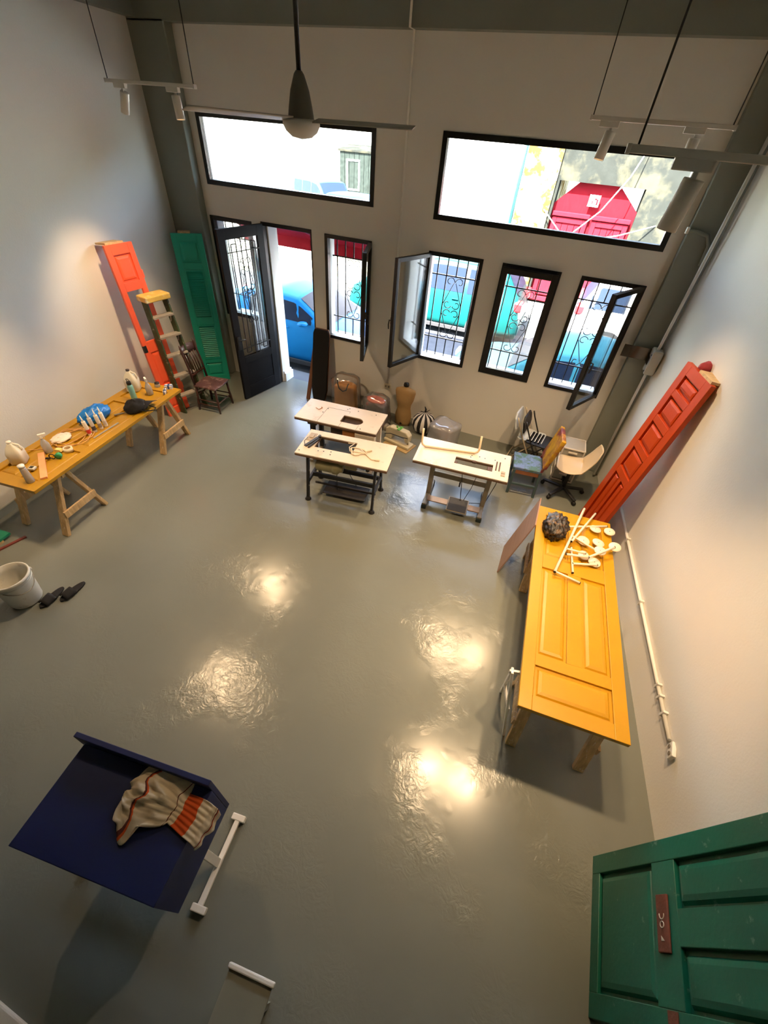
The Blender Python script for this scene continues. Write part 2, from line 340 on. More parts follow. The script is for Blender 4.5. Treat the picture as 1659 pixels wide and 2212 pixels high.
t = window(2, 'upR', 'wide fixed upper window showing the red door across the street', .06, False); fixed_pane(t, 'upR', .06)
t = window(3, 'side', 'narrow barred window behind the open street door', .06); fixed_pane(t, 'side', .06)
t = window(4, 'w1', 'narrow barred window just beside the street door, casement swung open'); sash(t, 'sash', OPEN['w1'][1]-.03, OPEN['w1'][2]+.02, .70, 1.45, 108, -1)
t = window(5, 'w3', 'narrow barred window with casement swung open to its left'); sash(t, 'sash', OPEN['w3'][0]+.03, OPEN['w3'][2]+.02, .70, 1.45, -112, 1)
t = window(6, 'w4', 'narrow barred window with its sash tilted in at the top'); sash(t, 'sash', OPEN['w4'][0]+.03, OPEN['w4'][2]+.03, .70, 1.43, 0, 1, 3.4, False, .07)
t = window(7, 'w5', 'narrow barred window nearest the right corner, casement half open'); sash(t, 'sash', OPEN['w5'][1]-.03, OPEN['w5'][2]+.02, .72, 1.45, 62, -1)
# street door
t = thing('door_1', 'black street door swung open with scrolled ironwork over glass', 'door', (0, 0, 0)); t['kind'] = 'structure'
x0, x1, z0, z1 = OPEN['door']
b = MB(); b.box((x0, YW-.012, z1-.05), (x1, YW+.08, z1)); b.box((x0, YW-.012, 0), (x0+.035, YW+.08, z1-.05)); b.box((x1-.02, YW-.006, 0), (x1, YW+.06, z1-.05)); b.build('door_frame', M_BLACK, t, bevel=.003)
lf = bpy.data.objects.new('door_leaf', None); C.objects.link(lf); lf.parent = t; lf.location = (x0+.03, YW-.03, .012); lf.rotation_euler = (0, 0, R(-101.5))
W, H, D = .86, 2.585, .045
MD = mat('door_paint', (19, 19, 21), .5, var=.08, scale=5, spec=.2)
b = MB(); b.box((0, -D/2, 0), (.125, D/2, H)); b.build('stile', MD, lf, bevel=.003)
b = MB(); b.box((W-.125, -D/2, 0), (W, D/2, H)); b.build('stile', MD, lf, bevel=.003)
for (a, c) in ((0, .22), (.62, .74), (H-.14, H)):
    b = MB(); b.box((.125, -D/2, a), (W-.125, D/2, c)); b.build('rail', MD, lf, bevel=.003)
b = MB(); b.box((.125, -.012, .22), (W-.125, .012, .62)); b.build('panel', MD, lf)
b = MB(); b.box((.125, -.004, .74), (W-.125, .004, H-.14)); b.build('pane', M_GLASS, lf)
gi = MB(); xa, xb, za, zb, yy = .125, W-.125, .74, H-.14, .03
for z in (za+.14, zb-.16): gi.box((xa, yy-.006, z-.006), (xb, yy+.006, z+.006))
for k in range(6):
    x = xa+.075+k*(xb-xa-.15)/5; lo, hi = (za+.06, zb-.06) if k in (0, 1, 4, 5) else (za+.14, zb-.16)
    if k in (2, 3): lo = za
    gi.box((x-.006, yy-.006, lo), (x+.006, yy+.006, hi if k not in (2, 3) else zb))
for k in (0, 4):
    xs = xa+.075+k*(xb-xa-.15)/5; xe = xs+(xb-xa-.15)/5
    for z in (za+.06, zb-.06): gi.box((xs, yy-.006, z-.006), (xe, yy+.006, z+.006))
gi.build('ironwork', M_IRON, lf)
b = MB(); xc = (xa+xb)/2; zc = zb-.72; hw = .12
for sx in (-1, 1):
    for sz in (-1, 1):
        scroll(b, (xc+sx*hw*.55, zc+sz*hw*.5), hw*.5, sx, sz, yy, .8, R(200)); scroll(b, (xc+sx*hw*.5, zc+sz*.42), hw*.45, -sx, sz, yy, .8, 0)
        b.tube([(xc+sx*hw, yy, zc+sz*hw*.5), (xc+sx*.012, yy, zc+sz*.40)], .005, 5)
b.build('scroll', M_IRON, lf)
b = MB(); b.cbox((W-.05, -.035, 1.0), (.06, .03, .22)); b.cbox((W-.05, .035, 1.0), (.06, .03, .22)); b.build('lock', M_IRON, lf, bevel=.008)
for s_ in (-1, 1):
    b = MB(); b.tube([(W-.05, s_*.03, 1.05), (W-.05, s_*.075, 1.05), (W-.15, s_*.08, 1.05)], .01, 6); b.build('handle', M_IRON, lf)
# moulded white jamb of the doorway, outside the frame
b = MB(); b.box((x0-.02, YW+.08, 0), (x0+.06, YO+.03, z1)); b.box((x0-.02, YW+.1, 0), (x0+.11, YO+.06, .16)); b.box((x0-.02, YW+.1, .16), (x0+.085, YO+.045, .2)); struct(b.build('trim_5', M_WALL, bevel=.006), 'white plaster door jamb with stepped base')
# ------------------------------------------------------------------ the street outside
ZR = -.20; ZS = -.07
M_PAVE = mat('sidewalk_concrete', (96, 100, 104), .85, spec=.05, var=.08, scale=3, bump=.2, bscale=20)
M_ROAD = mat('asphalt', (60, 62, 66), .9, spec=.05, var=.12, scale=8, bump=.3, bscale=60)
M_LOT = mat('pale_ground', (150, 146, 128), .9, var=.1, scale=2, alt=(122, 124, 96), altamt=.45, altscale=.5)
M_STUCCO = mat('white_stucco', (240, 240, 236), .9, var=.03, scale=2, bump=.2)
M_PEEL = mat('peeling_wall', (72, 55, 26), .9, spec=0, var=.2, scale=5, alt=(118, 108, 86), altamt=.5, altscale=3, bump=.4, bscale=15)
M_CONC = mat('darkened_concrete', (30, 31, 29), .9, spec=0, var=.12, scale=4, alt=(48, 46, 38), altamt=.45, altscale=1.4, bump=.3, bscale=12)  # base colour darkened so it reads grey in strong sun; mottling is random
b = MB(); b.box((-30, YO, -.4), (20, 7.12, ZS)); struct(b.build('sidewalk', M_PAVE))
b = MB(); b.box((-30, 7.12, -.4), (20, 13.3, ZR)); struct(b.build('road', M_ROAD))
b = MB(); b.box((-6.0, 13.3, -.4), (20, 16, ZS)); struct(b.build('sidewalk_far', M_PAVE))
b = MB(); b.box((-60, 13.3, -.4), (-6.0, 60, ZS-.04)); struct(b.build('ground_lot', M_LOT))
YF = 14.3
b = MB(); b.box((-5.9, YF, ZS), (-1.95, 20, 7.5)); struct(b.build('wall_far_white', M_STUCCO), 'white stucco building across the street')
b = MB(); b.box((-1.95, YF-.06, ZS), (-1.08, 20, 6.5)); struct(b.build('wall_far_peeling', M_PEEL), 'peeling yellow plaster wall across the street')
b = holed_wall(-1.08, 9.0, ZS, 6.2, YF, YF+.6, [(-1.0, 1.07, 0.2, 3.08)]); struct(b.build('wall_far_concrete', M_CONC), 'mottled grey wall around the red doorway')
b = MB(); b.box((-1.06, YF-.35, ZS), (1.12, YF+.2, .2)); struct(b.build('trim_6', M_STUCCO), 'white stoop below the red door across the street')
MRED = mat('red_door_paint', (80, 13, 19), .6, spec=0, var=.1, scale=6, stretch=(6, 1, 1)); MRED_LIT = mat('red_door_lit_paint', (92, 18, 26), .6, spec=0, var=.08)  # second red is a lighter copy for the leaves, sunlight put into its colour
t = thing('door_2', 'red double door with chamfered head across the street', 'door', (0, YF+.14, 0)); t['kind'] = 'structure'
b = MB(); b.prism([(-1.0, .2), (1.07, .2), (1.07, 2.60), (.48, 3.08), (-.5, 3.08), (-1.0, 2.60)], .10, .16, Matrix.Rotation(R(90), 4, 'X') @ Matrix.Translation((0, 0, -.2))); b.build('backing', MRED, t)
for (a, c) in ((-.94, -.02), (.08, .99)):
    b = MB(); b.frame(a, c, .24, 2.32, .12, -.05, .03); b.build('leaf_frame', MRED_LIT, t, bevel=.01)
    b = MB(); b.box((a-.02, -.09, 2.34), (c+.02, .03, 2.44)); b.build('cornice', MRED_LIT, t, bevel=.015)
    for k in range(4):
        x = a+.13+k*(c-a-.26)/4; b = MB(); b.box((x, -.02, 1.6), (x+(c-a-.26)/4-.012, .02, 2.19)); b.build('board', MRED_LIT, t)
    b = MB(); b.box((a+.14, -.03, .4), (c-.14, .02, 1.48)); b.build('panel', MRED_LIT, t, bevel=.02)
    for k in range(3):
        b = MB(); b.frame(a+.2+k*.18, a+.34+k*.18, 1.53, 1.66, .025, -.04, .0); b.build('fret', M_STUCCO, t)
b = MB(); b.box((-.16, -.1, 2.62), (.1, -.08, 2.86)); sg = b.build('notice', mat('paper_white', (240, 240, 236), .8), t)
b = MB(); b.box((.03, -.106, 2.66), (.07, -.1, 2.78)); b.box((-.02, -.106, 2.76), (.03, -.1, 2.80)); b.box((-.08, -.106, 2.68), (-.05, -.1, 2.74)); b.build('print', MRED, sg)
b = MB(); b.tube([(-2.02, YF-.1, 0), (-2.02, YF-.1, 6.8)], .05, 8); tag(b.build('drain_pipe', mat('teal_pipe', (12, 60, 60), .5)), 'teal drain pipe on the white building across the street', 'pipe')
b = MB(); b.tube([(-1.2, YF-.075, 2.45), (-.6, YF-.5, 2.05), (0, YF-.5, 1.95), (.8, YF-.45, 2.15), (1.6, YF-.014, 2.4)], .012, 5); b.tube([(-.4, YF-.5, 1.98), (.2, YF-.5, 2.6), (.6, YF-.4, 3.3), (.9, YF-.014, 4.2)], .012, 5); tag(b.build('street_cable', M_STUCCO), 'slack white cables strung in front of the red door', 'cable')
# red awning over the street door, seen from below
t = thing('door_awning', 'red fabric awning above the street door, seen from below', 'awning', (0, 0, 0))
M_AWN = mat('awning_red', (112, 14, 22), .7, spec=.05, var=.05)
b = MB(); b.add([(-5.9, YO+.02, 2.72), (-2.4, YO+.02, 2.72), (-2.4, 7.55, 2.24), (-5.9, 7.55, 2.24)], [(0, 1, 2, 3)]); b.build('canopy', M_AWN, t, solid=.012)
b = MB(); b.box((-5.9, 7.545, 2.06), (-2.4, 7.56, 2.25)); b.build('valance', M_AWN, t)
for x in (-5.8, -4.65, -3.5, -2.5):
    b = MB(); b.tube([(x, YO, 2.70), (x+.5 if x < -2.6 else x, 7.53, 2.22)], .014, 6); b.build('rib', mat('awning_rib', (110, 24, 34), .6), t)
# utility pedestal on the sidewalk and pole
t = thing('utility_box', 'pale utility box with white emblem on the sidewalk outside', 'utility box', (-2.14, 6.98, ZS), 0)
MU = mat('utility_pale', (206, 210, 200), .6)
b = MB(); b.prism([(-.14, 0), (.14, 0), (.14, .95), (.05, 1.08), (-.05, 1.08), (-.14, .95)], -.10, .10, Matrix.Rotation(R(90), 4, 'X')); b.build('body', MU, t, bevel=.01)
b = MB(); b.cbox((0, -.105, .42), (.12, .012, .12), None); b.build('emblem', M_STUCCO, t)
b = MB(); b.tube([(-2.345, 7.0, ZS), (-2.345, 7.0, 5.2)], .045, 10); tag(b.build('street_pole', mat('pole_brown', (150, 128, 116), .7)), 'slim weathered pole on the sidewalk outside the open casement', 'pole')

def car(name, label, loc, rz, L, W, prof, col, group='cars parked in the street', belt=.93, roofw=.66, win=None, wind=None, back=None, wheels=(.19, .80), wr=.31, rough=.25):
    """prof: (x fraction from the nose, top height) ; heights from the road"""
    t = thing(name, label, 'car', loc, rz, group)
    mb = mat('car_paint_'+name+label[:8].replace(' ', '_'), col, .45, .0, .02, spec=.06); mg = mat('car_glass', (18, 26, 40), .5, 0, .02, spec=.05); mk = mat('car_trim', (28, 28, 30), .5); hw = W/2
    def lerp(tab, x):
        for (a, va), (c, vc) in zip(tab, tab[1:]):
            if x <= c: return va+(vc-va)*((x-a)/(c-a) if c > a else 0)
        return tab[-1][1]
    def zt(x): return lerp(prof, x)
    def zb(x): return min(belt, zt(x)-.02)
    def taper(x): return 1-.16*max(0, (.12-x)/.12)**2-.10*max(0, (x-.9)/.1)**2
    def sec(x):
        k = taper(x); z = zt(x); zz = zb(x); g = max(0., min(1., (z-zz)/.35)); wr_ = hw*k*(.93-(.93-roofw-.12)*g)
        return [(hw*k*.93, .20), (hw*k, .38), (hw*k, zz-.12), (hw*k*.965, zz), (wr_, z-.05*min(1, g+.5)), (wr_*.86, z-.012), (wr_*.45, z+.012*g), (0, z+.018*g)]
    xs = sorted(set([p[0] for p in prof]+[i/26 for i in range(27)]))
    b = MB(); rows = []
    for x in xs:
        h = sec(x); rows.append([(x*L-L/2, y, z) for y, z in h]+[(x*L-L/2, -y, z) for y, z in h[::-1][1:]])
    n = len(rows[0]); vs = [p for r_ in rows for p in r_]; fs = []
    for i in range(len(rows)-1):
        for j in range(n-1): fs.append((i*n+j, i*n+j+1, (i+1)*n+j+1, (i+1)*n+j))
        fs.append((i*n+n-1, i*n, (i+1)*n, (i+1)*n+n-1))
    b.add(vs, fs, True); b.f.append(list(range(n))); b.f.append([(len(rows)-1)*n+j for j in range(n)]); b.build('body', mb, t)
    def side(x, s, f, off=.006):        # f 0..1 from belt to roof edge
        h = sec(x); (y0, z0), (y1, z1) = h[3], h[4]; return (x*L-L/2, s*(y0+(y1-y0)*f+off), z0+(z1-z0)*f)
    for s in (-1, 1):
        for (xa, xb) in win:
            b = MB(); b.grid(lambda u, v: side(xa+(xb-xa)*u, s, .08+.80*v), 6, 3, True); b.build('side_window', mg, t)
    def topp(x, v, off=.008):           # v -1..1 across
        h = sec(x); y = v*h[5][0]; ys = [h[7], h[6], h[5]]
        a = abs(y); z = ys[0][1]+(ys[1][1]-ys[0][1])*min(1, a/ys[1][0]) if a < ys[1][0] else ys[1][1]+(ys[2][1]-ys[1][1])*((a-ys[1][0])/(ys[2][0]-ys[1][0]+1e-6))
        return (x*L-L/2, y, z+off)
    for nm, rg in (('windshield', wind), ('rear_window', back)):
        if rg:
            b = MB(); b.grid(lambda u, v: topp(rg[0]+(rg[1]-rg[0])*u, -1+2*v, .012), 6, 8, True); b.build(nm, mg, t)
    for fx in wheels:
        for s in (-1, 1):
            wo = bpy.data.objects.new('wheel', None); C.objects.link(wo); wo.parent = t; wo.location = (fx*L-L/2, s*(hw-.10), wr); wo.rotation_euler = (R(90*s)*-1, 0, 0)
            b = MB(); b.lathe([(wr*.66, -.1), (wr*.97, -.09), (wr, -.05), (wr, .06), (wr*.96, .105), (wr*.68, .115), (wr*.64, .09)], 28, caps=False); b.lathe([(.0, .06), (wr*.66, .06)], 28, caps=False); b.build('tyre', M_RUBBER, wo)
            b = MB(); b.lathe([(wr*.66, .07), (wr*.66, .118), (wr*.58, .112), (wr*.57, .07)], 28, caps=False); b.lathe([(0, .125), (wr*.16, .12), (wr*.17, .07)], 16)
            for k in range(10):
                a = 2*math.pi*k/10; b.bar((wr*.1*math.cos(a), wr*.1*math.sin(a), .10), (wr*.6*math.cos(a), wr*.6*math.sin(a), .105), .035, .02)
            b.build('rim', mat('alloy_rim', (206, 208, 210), .3, .6), wo)
            b = MB(); b.prism([(math.cos(R(a))*wr*1.16, math.sin(R(a))*wr*1.16) for a in range(-20, 201, 20)], 0, .012, Matrix.Translation((fx*L-L/2, s*(hw+.002)+(0 if s > 0 else 0), wr)) @ Matrix.Rotation(R(90), 4, 'X') @ Matrix.Translation((0, 0, -.006))); b.build('wheel_arch', mk, t)
    for s in (-1, 1):
        b = MB(); b.lathe([(0, -.05), (.09, -.03), (.11, 0), (.09, .04), (0, .05)], 10, mtx=Matrix.Translation(((win[0][0]+.03)*L-L/2, s*(hw+.06), zb(win[0][0]+.03)+.04)) @ Matrix.Scale(.7, 4, (0, 0, 1))); b.build('mirror', mb, t)
        for (xa, xb) in win[:2]:
            x = xb-.035; b = MB(); y = hw+.012; b.cbox((x*L-L/2, s*y, zb(x)-.10), (.17, .03, .03)); b.build('door_handle', mb, t, bevel=.01)
        b = MB(); b.cbox((-L/2+.16, s*hw*.66, zt(.03)-.06), (.26, .3, .12)); b.build('headlight', mat('lamp_clear', (225, 230, 235), .15), t, bevel=.03)
        b = MB(); b.cbox((L/2-.10, s*hw*.80, zt(.97)*.86), (.20, .30, .22)); b.build('taillight', mat('lamp_red', (210, 26, 30), .2), t, bevel=.04)
        b = MB(); b.box((-L*.33, s*hw*.985-.012, .17), (L*.30, s*hw*.985+.012, .27)); b.build('sill', mk, t, bevel=.01)
    b = MB(); b.box((-L/2-.02, -hw*.72, .22), (-L/2+.1, hw*.72, .42)); b.build('bumper', mk, t, bevel=.03)
    b = MB(); b.box((L/2-.1, -hw*.78, .26), (L/2+.03, hw*.78, .5)); b.build('bumper', mb, t, bevel=.03)
    return t
SED = [(0, .50), (.03, .70), (.12, .82), (.27, .97), (.45, 1.42), (.56, 1.47), (.68, 1.44), (.86, 1.10), (.97, 1.02), (1, .60)]
HAT = [(0, .52), (.03, .72), (.12, .86), (.28, 1.02), (.43, 1.44), (.58, 1.50), (.82, 1.44), (.96, 1.02), (1, .62)]
VAN = [(0, .55), (.03, .80), (.1, .95), (.22, 1.1), (.38, 1.66), (.55, 1.74), (.88, 1.72), (.97, 1.12), (1, .6)]
SUV = [(0, .60), (.03, .95), (.1, 1.05), (.27, 1.14), (.40, 1.70), (.55, 1.78), (.92, 1.74), (.985, 1.15), (1, .7)]
car('blue_sedan', 'bright blue sedan parked right outside the open street door', (-5.05, 8.22, ZR), R(180), 4.3, 1.78, SED, (14, 88, 136), belt=1.0, win=[(.36, .53), (.55, .70)], wind=(.285, .44), back=(.70, .85))
car('teal_hatchback', 'pale teal hatchback parked at the near curb outside the tilted window', (.35, 8.08, ZR), 0, 4.2, 1.75, HAT, (40, 92, 102), win=[(.36, .54), (.56, .76)], wind=(.29, .425), back=(.84, .95))
car('green_minivan', 'dark teal minivan parked across the street beside the yellow wall', (-3.2, 12.15, ZR), 0, 4.7, 1.85, VAN, (6, 48, 48), win=[(.30, .47), (.49, .68), (.70, .88)], wind=(.235, .37), back=(.895, .96), belt=1.02, roofw=.74)
car('white_car', 'white car with multi-spoke wheel parked across the street', (2.6, 12.40, ZR), R(180), 4.5, 1.85, SUV, (200, 204, 206), win=[(.34, .52), (.54, .74), (.76, .94)], wind=(.285, .39), back=(.93, .98), wr=.36, belt=1.14, roofw=.74)
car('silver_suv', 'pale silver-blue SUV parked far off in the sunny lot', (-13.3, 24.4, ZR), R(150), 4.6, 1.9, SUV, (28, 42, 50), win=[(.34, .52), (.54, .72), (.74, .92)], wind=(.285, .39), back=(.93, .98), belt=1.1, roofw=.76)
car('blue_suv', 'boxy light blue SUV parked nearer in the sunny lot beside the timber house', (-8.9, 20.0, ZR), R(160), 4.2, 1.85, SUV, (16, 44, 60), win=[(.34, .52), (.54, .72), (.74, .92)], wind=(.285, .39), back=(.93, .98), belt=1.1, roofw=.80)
t = thing('timber_house', 'weathered grey timber house beyond the sunny lot', 'house', (-12.6, 27.9, -.1), R(8))
MT = mat('grey_timber', (30, 34, 32), .9, spec=0, var=.25, scale=6)
b = MB(); b.box((-1.6, 0, 0), (1.6, 4, 2.75)); b.build('wall', MT, t)
for k in range(11):
    b = MB(); b.box((-1.6+k*.29, -.03, 0), (-1.6+k*.29+.27, 0, 2.75)); b.build('board', MT, t)
b = MB(); b.frame(-1.2, -.4, 1.0, 2.4, .08, -.06, 0); b.build('window_frame', M_STUCCO, t)
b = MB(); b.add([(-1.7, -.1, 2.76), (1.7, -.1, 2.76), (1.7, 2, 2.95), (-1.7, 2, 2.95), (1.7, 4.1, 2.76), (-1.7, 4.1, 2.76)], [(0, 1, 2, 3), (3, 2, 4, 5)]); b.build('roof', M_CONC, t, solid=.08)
# ------------------------------------------------------------------ panelled doors and shutters
def panel_door(t, w, L, th, m, rows, louver=(), skip=(), recess=.020):
    """local frame: x across (centred), y along, z out of the face; rows = [(y0, y1, [(x0, x1), ...])] of panel openings"""
    xs0 = min(p[0] for r_ in rows for p in r_[2]); xs1 = max(p[1] for r_ in rows for p in r_[2])
    for (a, c) in ((-w/2, xs0), (xs1, w/2)):
        b = MB(); b.box((a, 0, -th), (c, L, 0)); b.build('stile', m, t, bevel=.004)
    ys = [0.]
    for r_ in rows: ys += [r_[0], r_[1]]
    ys.append(L)
    for i in range(0, len(ys), 2):
        b = MB(); b.box((xs0, ys[i], -th), (xs1, ys[i+1], -.0005)); b.build('rail', m, t, bevel=.003)
    for k, (y0, y1, ps) in enumerate(rows):
        edges = [xs0]+[v for p in ps for v in p]+[xs1]
        for i in range(0, len(edges), 2):
            if edges[i+1]-edges[i] > .004:
                b = MB(); b.box((edges[i], y0, -th), (edges[i+1], y1, -.001)); b.build('mullion', m, t, bevel=.003)
        if k in skip: continue
        for (x0, x1) in ps:
            if k in louver:
                n = max(4, int((y1-y0)/.033)); st = None
                for i in range(n):
                    y = y0+(i+.5)*(y1-y0)/n
                    if st is None:
                        b = MB(); b.box((x0, -.024, -.004), (x1, .024, .004)); st = b.build('slat', m, t, (0, y, -th*.5), (R(-38), 0, 0))
                    else: copy_of(st, 'slat', t, (0, y, -th*.5), (R(-38), 0, 0))
                b = MB()
                for lo, hi in (((x0, y0), (x0+.02, y1)), ((x1-.02, y0), (x1, y1)), ((x0, y0), (x1, y0+.02)), ((x0, y1-.02), (x1, y1))): b.box((lo[0], lo[1], -.004), (hi[0], hi[1], .010))
                b.build('bead', m, t)
                continue
            g = .012; i1 = .020; i2 = min(.055, (x1-x0)*.28)
            vs = [(x0, y0, -recess), (x1, y0, -recess), (x1, y1, -recess), (x0, y1, -recess)]
            vs += [(x0+i1, y0+i1, -recess), (x1-i1, y0+i1, -recess), (x1-i1, y1-i1, -recess), (x0+i1, y1-i1, -recess)]
            vs += [(x0+i1+g, y0+i1+g, -.010), (x1-i1-g, y0+i1+g, -.010), (x1-i1-g, y1-i1-g, -.010), (x0+i1+g, y1-i1-g, -.010)]
            vs += [(x0+i2, y0+i2, -.004), (x1-i2, y0+i2, -.004), (x1-i2, y1-i2, -.004), (x0+i2, y1-i2, -.004)]
            vs += [(x0, y0, -th+.006), (x1, y0, -th+.006), (x1, y1, -th+.006), (x0, y1, -th+.006)]
            fs = [(12, 13, 14, 15), (19, 18, 17, 16)]
            for a in (0, 4, 8): fs += [(a+i, a+(i+1) % 4, a+4+(i+1) % 4, a+4+i) for i in range(4)]
            fs += [(16+i, 16+(i+1) % 4, (i+1) % 4, i) for i in range(4)]
            MB().add(vs, fs).build('panel', m, t)
def sawhorse(label, loc, rz, W=.62, H=.76, spread=.30, group='pine sawhorses under the door tables', braces=True):
    t = thing('sawhorse', label, 'sawhorse', loc, rz, group)
    b = MB(); b.box((-W/2, -.02, H-.09), (W/2, .02, H)); b.build('beam', M_PINE, t, bevel=.004)
    for sx in (-1, 1):
        for sy in (-1, 1):
            b = MB(); b.bar((sx*(W/2-.04), sy*spread, 0), (sx*(W/2-.04), sy*.042, H-.01), .085, .042, (0, 1, 0)); b.build('leg', M_PINE, t, bevel=.004)
        k = .36; y = spread+(.042-spread)*k
        b = MB(); b.box((sx*(W/2+.012)-.012, -y-.02, H*k-.045), (sx*(W/2+.012)+.012, y+.02, H*k+.045)); b.build('brace', M_PINE, t, bevel=.003)
    return t
M_YEL = mat('yellow_door_paint', (186, 136, 4), .38, var=.05, scale=3, bump=.06, bscale=90)
YROWS = [(.11, .37, [(-.285, .285)]), (.47, 1.43, [(-.29, -.05), (.07, .285)]), (1.60, 2.22, [(-.29, -.05), (.07, .285)])]
# yellow door lying on sawhorses along the right wall
t = thing('door_tabletop', 'yellow panelled door laid flat as a table along the right wall', 'table', (.995, 1.605, .80), R(3.66)); panel_door(t, .775, 2.35, .04, M_YEL, YROWS)
sawhorse('pine sawhorse under the near end of the right yellow table', (1.02, 1.93, 0), R(3.66), .64, spread=.27)
sawhorse('pine sawhorse under the far end of the right yellow table', (.87, 3.62, 0), R(3.66), .64, spread=.27)
t = thing('folding_trestle', 'white wooden A-frame leaning beside the near end of the right yellow table', 'trestle', (.57, 1.84, 0), R(8))
for (a, c, n_) in (((.10, -.16, 0), (-.03, .02, .74), 'leg'), ((.06, .22, 0), (-.03, .04, .74), 'leg'), ((.06, -.08, .30), (.02, .14, .30), 'brace'), ((-.05, .03, .72), (.12, .05, .72), 'brace')):
    b = MB(); b.bar(a, c, .035, .02, (1, 0, 0)); b.build(n_, M_WHITE, t, bevel=.003)
# yellow door table along the left wall
M_YEL2 = mat('ochre_door_paint', (170, 126, 16), .42, var=.08, scale=3, bump=.06, bscale=90)
t = thing('door_tabletop', 'ochre panelled door laid flat as a cluttered table by the left wall', 'table', (-4.80, 1.64, .80), R(7)); panel_door(t, .72, 2.46, .04, M_YEL2, [(.14, .72, [(-.26, -.04), (.04, .26)]), (.84, 1.84, [(-.26, -.04), (.04, .26)]), (1.96, 2.3, [(-.26, .26)])])
sawhorse('pine sawhorse under the near end of the ochre table', (-4.90, 2.03, 0), R(7), .66)
sawhorse('pine sawhorse under the far end of the ochre table', (-5.12, 3.79, 0), R(7), .66)

def leaning(name, label, cat, bl, br, tl, w):
    bl, br, tl = Vector(bl), Vector(br), Vector(tl); mid = (bl+br)/2
    t = thing(name, label, cat); t.matrix_world = frame_mtx(mid, br-bl, tl-bl); return t
M_ORA = mat('orange_paint', (246, 98, 60), .32, var=.05, scale=3, bump=.06)
t = leaning('louvre_door', 'orange door leaf with an empty pane leaning on the left wall', 'door leaf', (-5.462, 4.40, .0), (-5.434, 4.79, .0), (-5.70, 4.32, 2.43), .41)
panel_door(t, .42, 2.44, .04, M_ORA, [(.12, .42, [(-.13, .13)]), (.52, 1.04, [(-.13, .13)]), (1.20, 1.88, [(-.13, .13)]), (1.99, 2.32, [(-.13, .13)])], skip=(2,))
b = MB(); b.box((-.215, 1.06, -.03), (-.16, 1.16, .006)); b.build('lock', M_IRON, t, bevel=.004)
b = MB(); b.box((-.235, .30, -.03), (-.205, .42, .004)); b.build('hinge', M_IRON, t)
for y in (.35, 2.0):
    b = MB(); b.box((.20, y, -.03), (.225, y+.1, .004)); b.build('hinge', M_ORA, t)
b = MB(); b.box((-.17, 2.44, -.22), (.10, 2.462, -.02)); tag(b.build('spacer_board', M_PINE, t), 'raw pine spacer')
M_GRN = mat('teal_green_paint', (28, 168, 144), .5, var=.06, scale=3, bump=.05)
t = leaning('louvre_door', 'teal green louvred door leaf leaning in the left corner', 'door leaf', (-5.85, 5.70, .0), (-5.50, 6.00, .0), (-6.05, 5.62, 2.38), .44)
panel_door(t, .46, 2.38, .04, M_GRN, [(.10, .34, [(-.145, .145)]), (.42, 1.02, [(-.145, .145)]), (1.13, 1.88, [(-.145, .145)]), (1.98, 2.28, [(-.145, .145)])], louver=(1, 2))
b = MB(); b.box((-.12, 2.38, -.16), (.06, 2.40, -.01)); b.build('spacer_board', M_PINE, t)
M_REDS = mat('brick_red_paint', (180, 62, 10), .32, var=.07, scale=3, bump=.06, spec=.25)
t = leaning('panel_door', 'glossy brick-red panelled door leaf leaning on the right wall', 'door leaf', (1.085, 4.87, .0), (1.215, 4.335, .0), (1.325, 5.02, 2.28), .56)
panel_door(t, .56, 2.30, .05, M_REDS, [(.10, .98, [(-.17, -.02), (.04, .17)]), (1.07, 1.34, [(-.17, .17)]), (1.42, 1.68, [(-.17, .17)]), (1.76, 1.98, [(-.17, .17)]), (2.05, 2.2, [(-.17, .17)])], recess=.03)
b = MB(); b.box((-.02, 2.30, -.22), (.24, 2.325, -.005)); b.build('spacer_board', M_PINE, t)
b = MB(); b.lathe([(.0, -.03), (.05, -.03), (.07, 0), (.04, .05), (0, .06)], 12, c=(-.12, 2.32, -.1)); b.build('rag', mat('red_rag', (150, 50, 56), .9, var=.2, scale=20), t)
M_DGR = mat('dark_green_paint', (8, 92, 72), .42, var=.1, scale=3, bump=.1, alt=(120, 150, 138), altamt=.315, altscale=11)
t = leaning('panel_door', 'dark green worn panelled door standing by the right wall', 'door leaf', (1.46, 1.13, 0), (1.46, .32, 0), (1.575, 1.13, 1.64), .81)
panel_door(t, .81, 2.15, .045, M_DGR, [(.10, .72, [(-.295, .295)]), (.93, 2.02, [(-.295, -.08), (.07, .295)])], recess=.028)
b = MB(); b.box((-.14, .765, 0), (.10, .865, .012)); pl = b.build('lock_plate', mat('rusty_iron', (104, 52, 36), .7, var=.3, scale=18, bump=.3), t, bevel=.004)
b = MB(); MW = mat('chalk_mark', (196, 188, 176), .8)
b.tube([(-.052+.02*math.cos(a), .815+.02*math.sin(a), .013) for a in [R(k) for k in range(-100, 101, 25)]], .003, 5)
b.tube([(-.01+.013*math.cos(a), .815+.016*math.sin(a), .013) for a in [R(k) for k in range(0, 360, 30)]], .003, 5, closed=True)
b.prism([(.035, .803), (.055, .803), (.055, .83)], .0125, .0145); b.build('marks', MW, pl)
for (x, y) in ((.30, .80), (.345, .865)):
    b = MB(); b.box((x, y, -.005), (x+.06, y+.08, .004)); b.build('hinge', MATS['rusty_iron'], t)
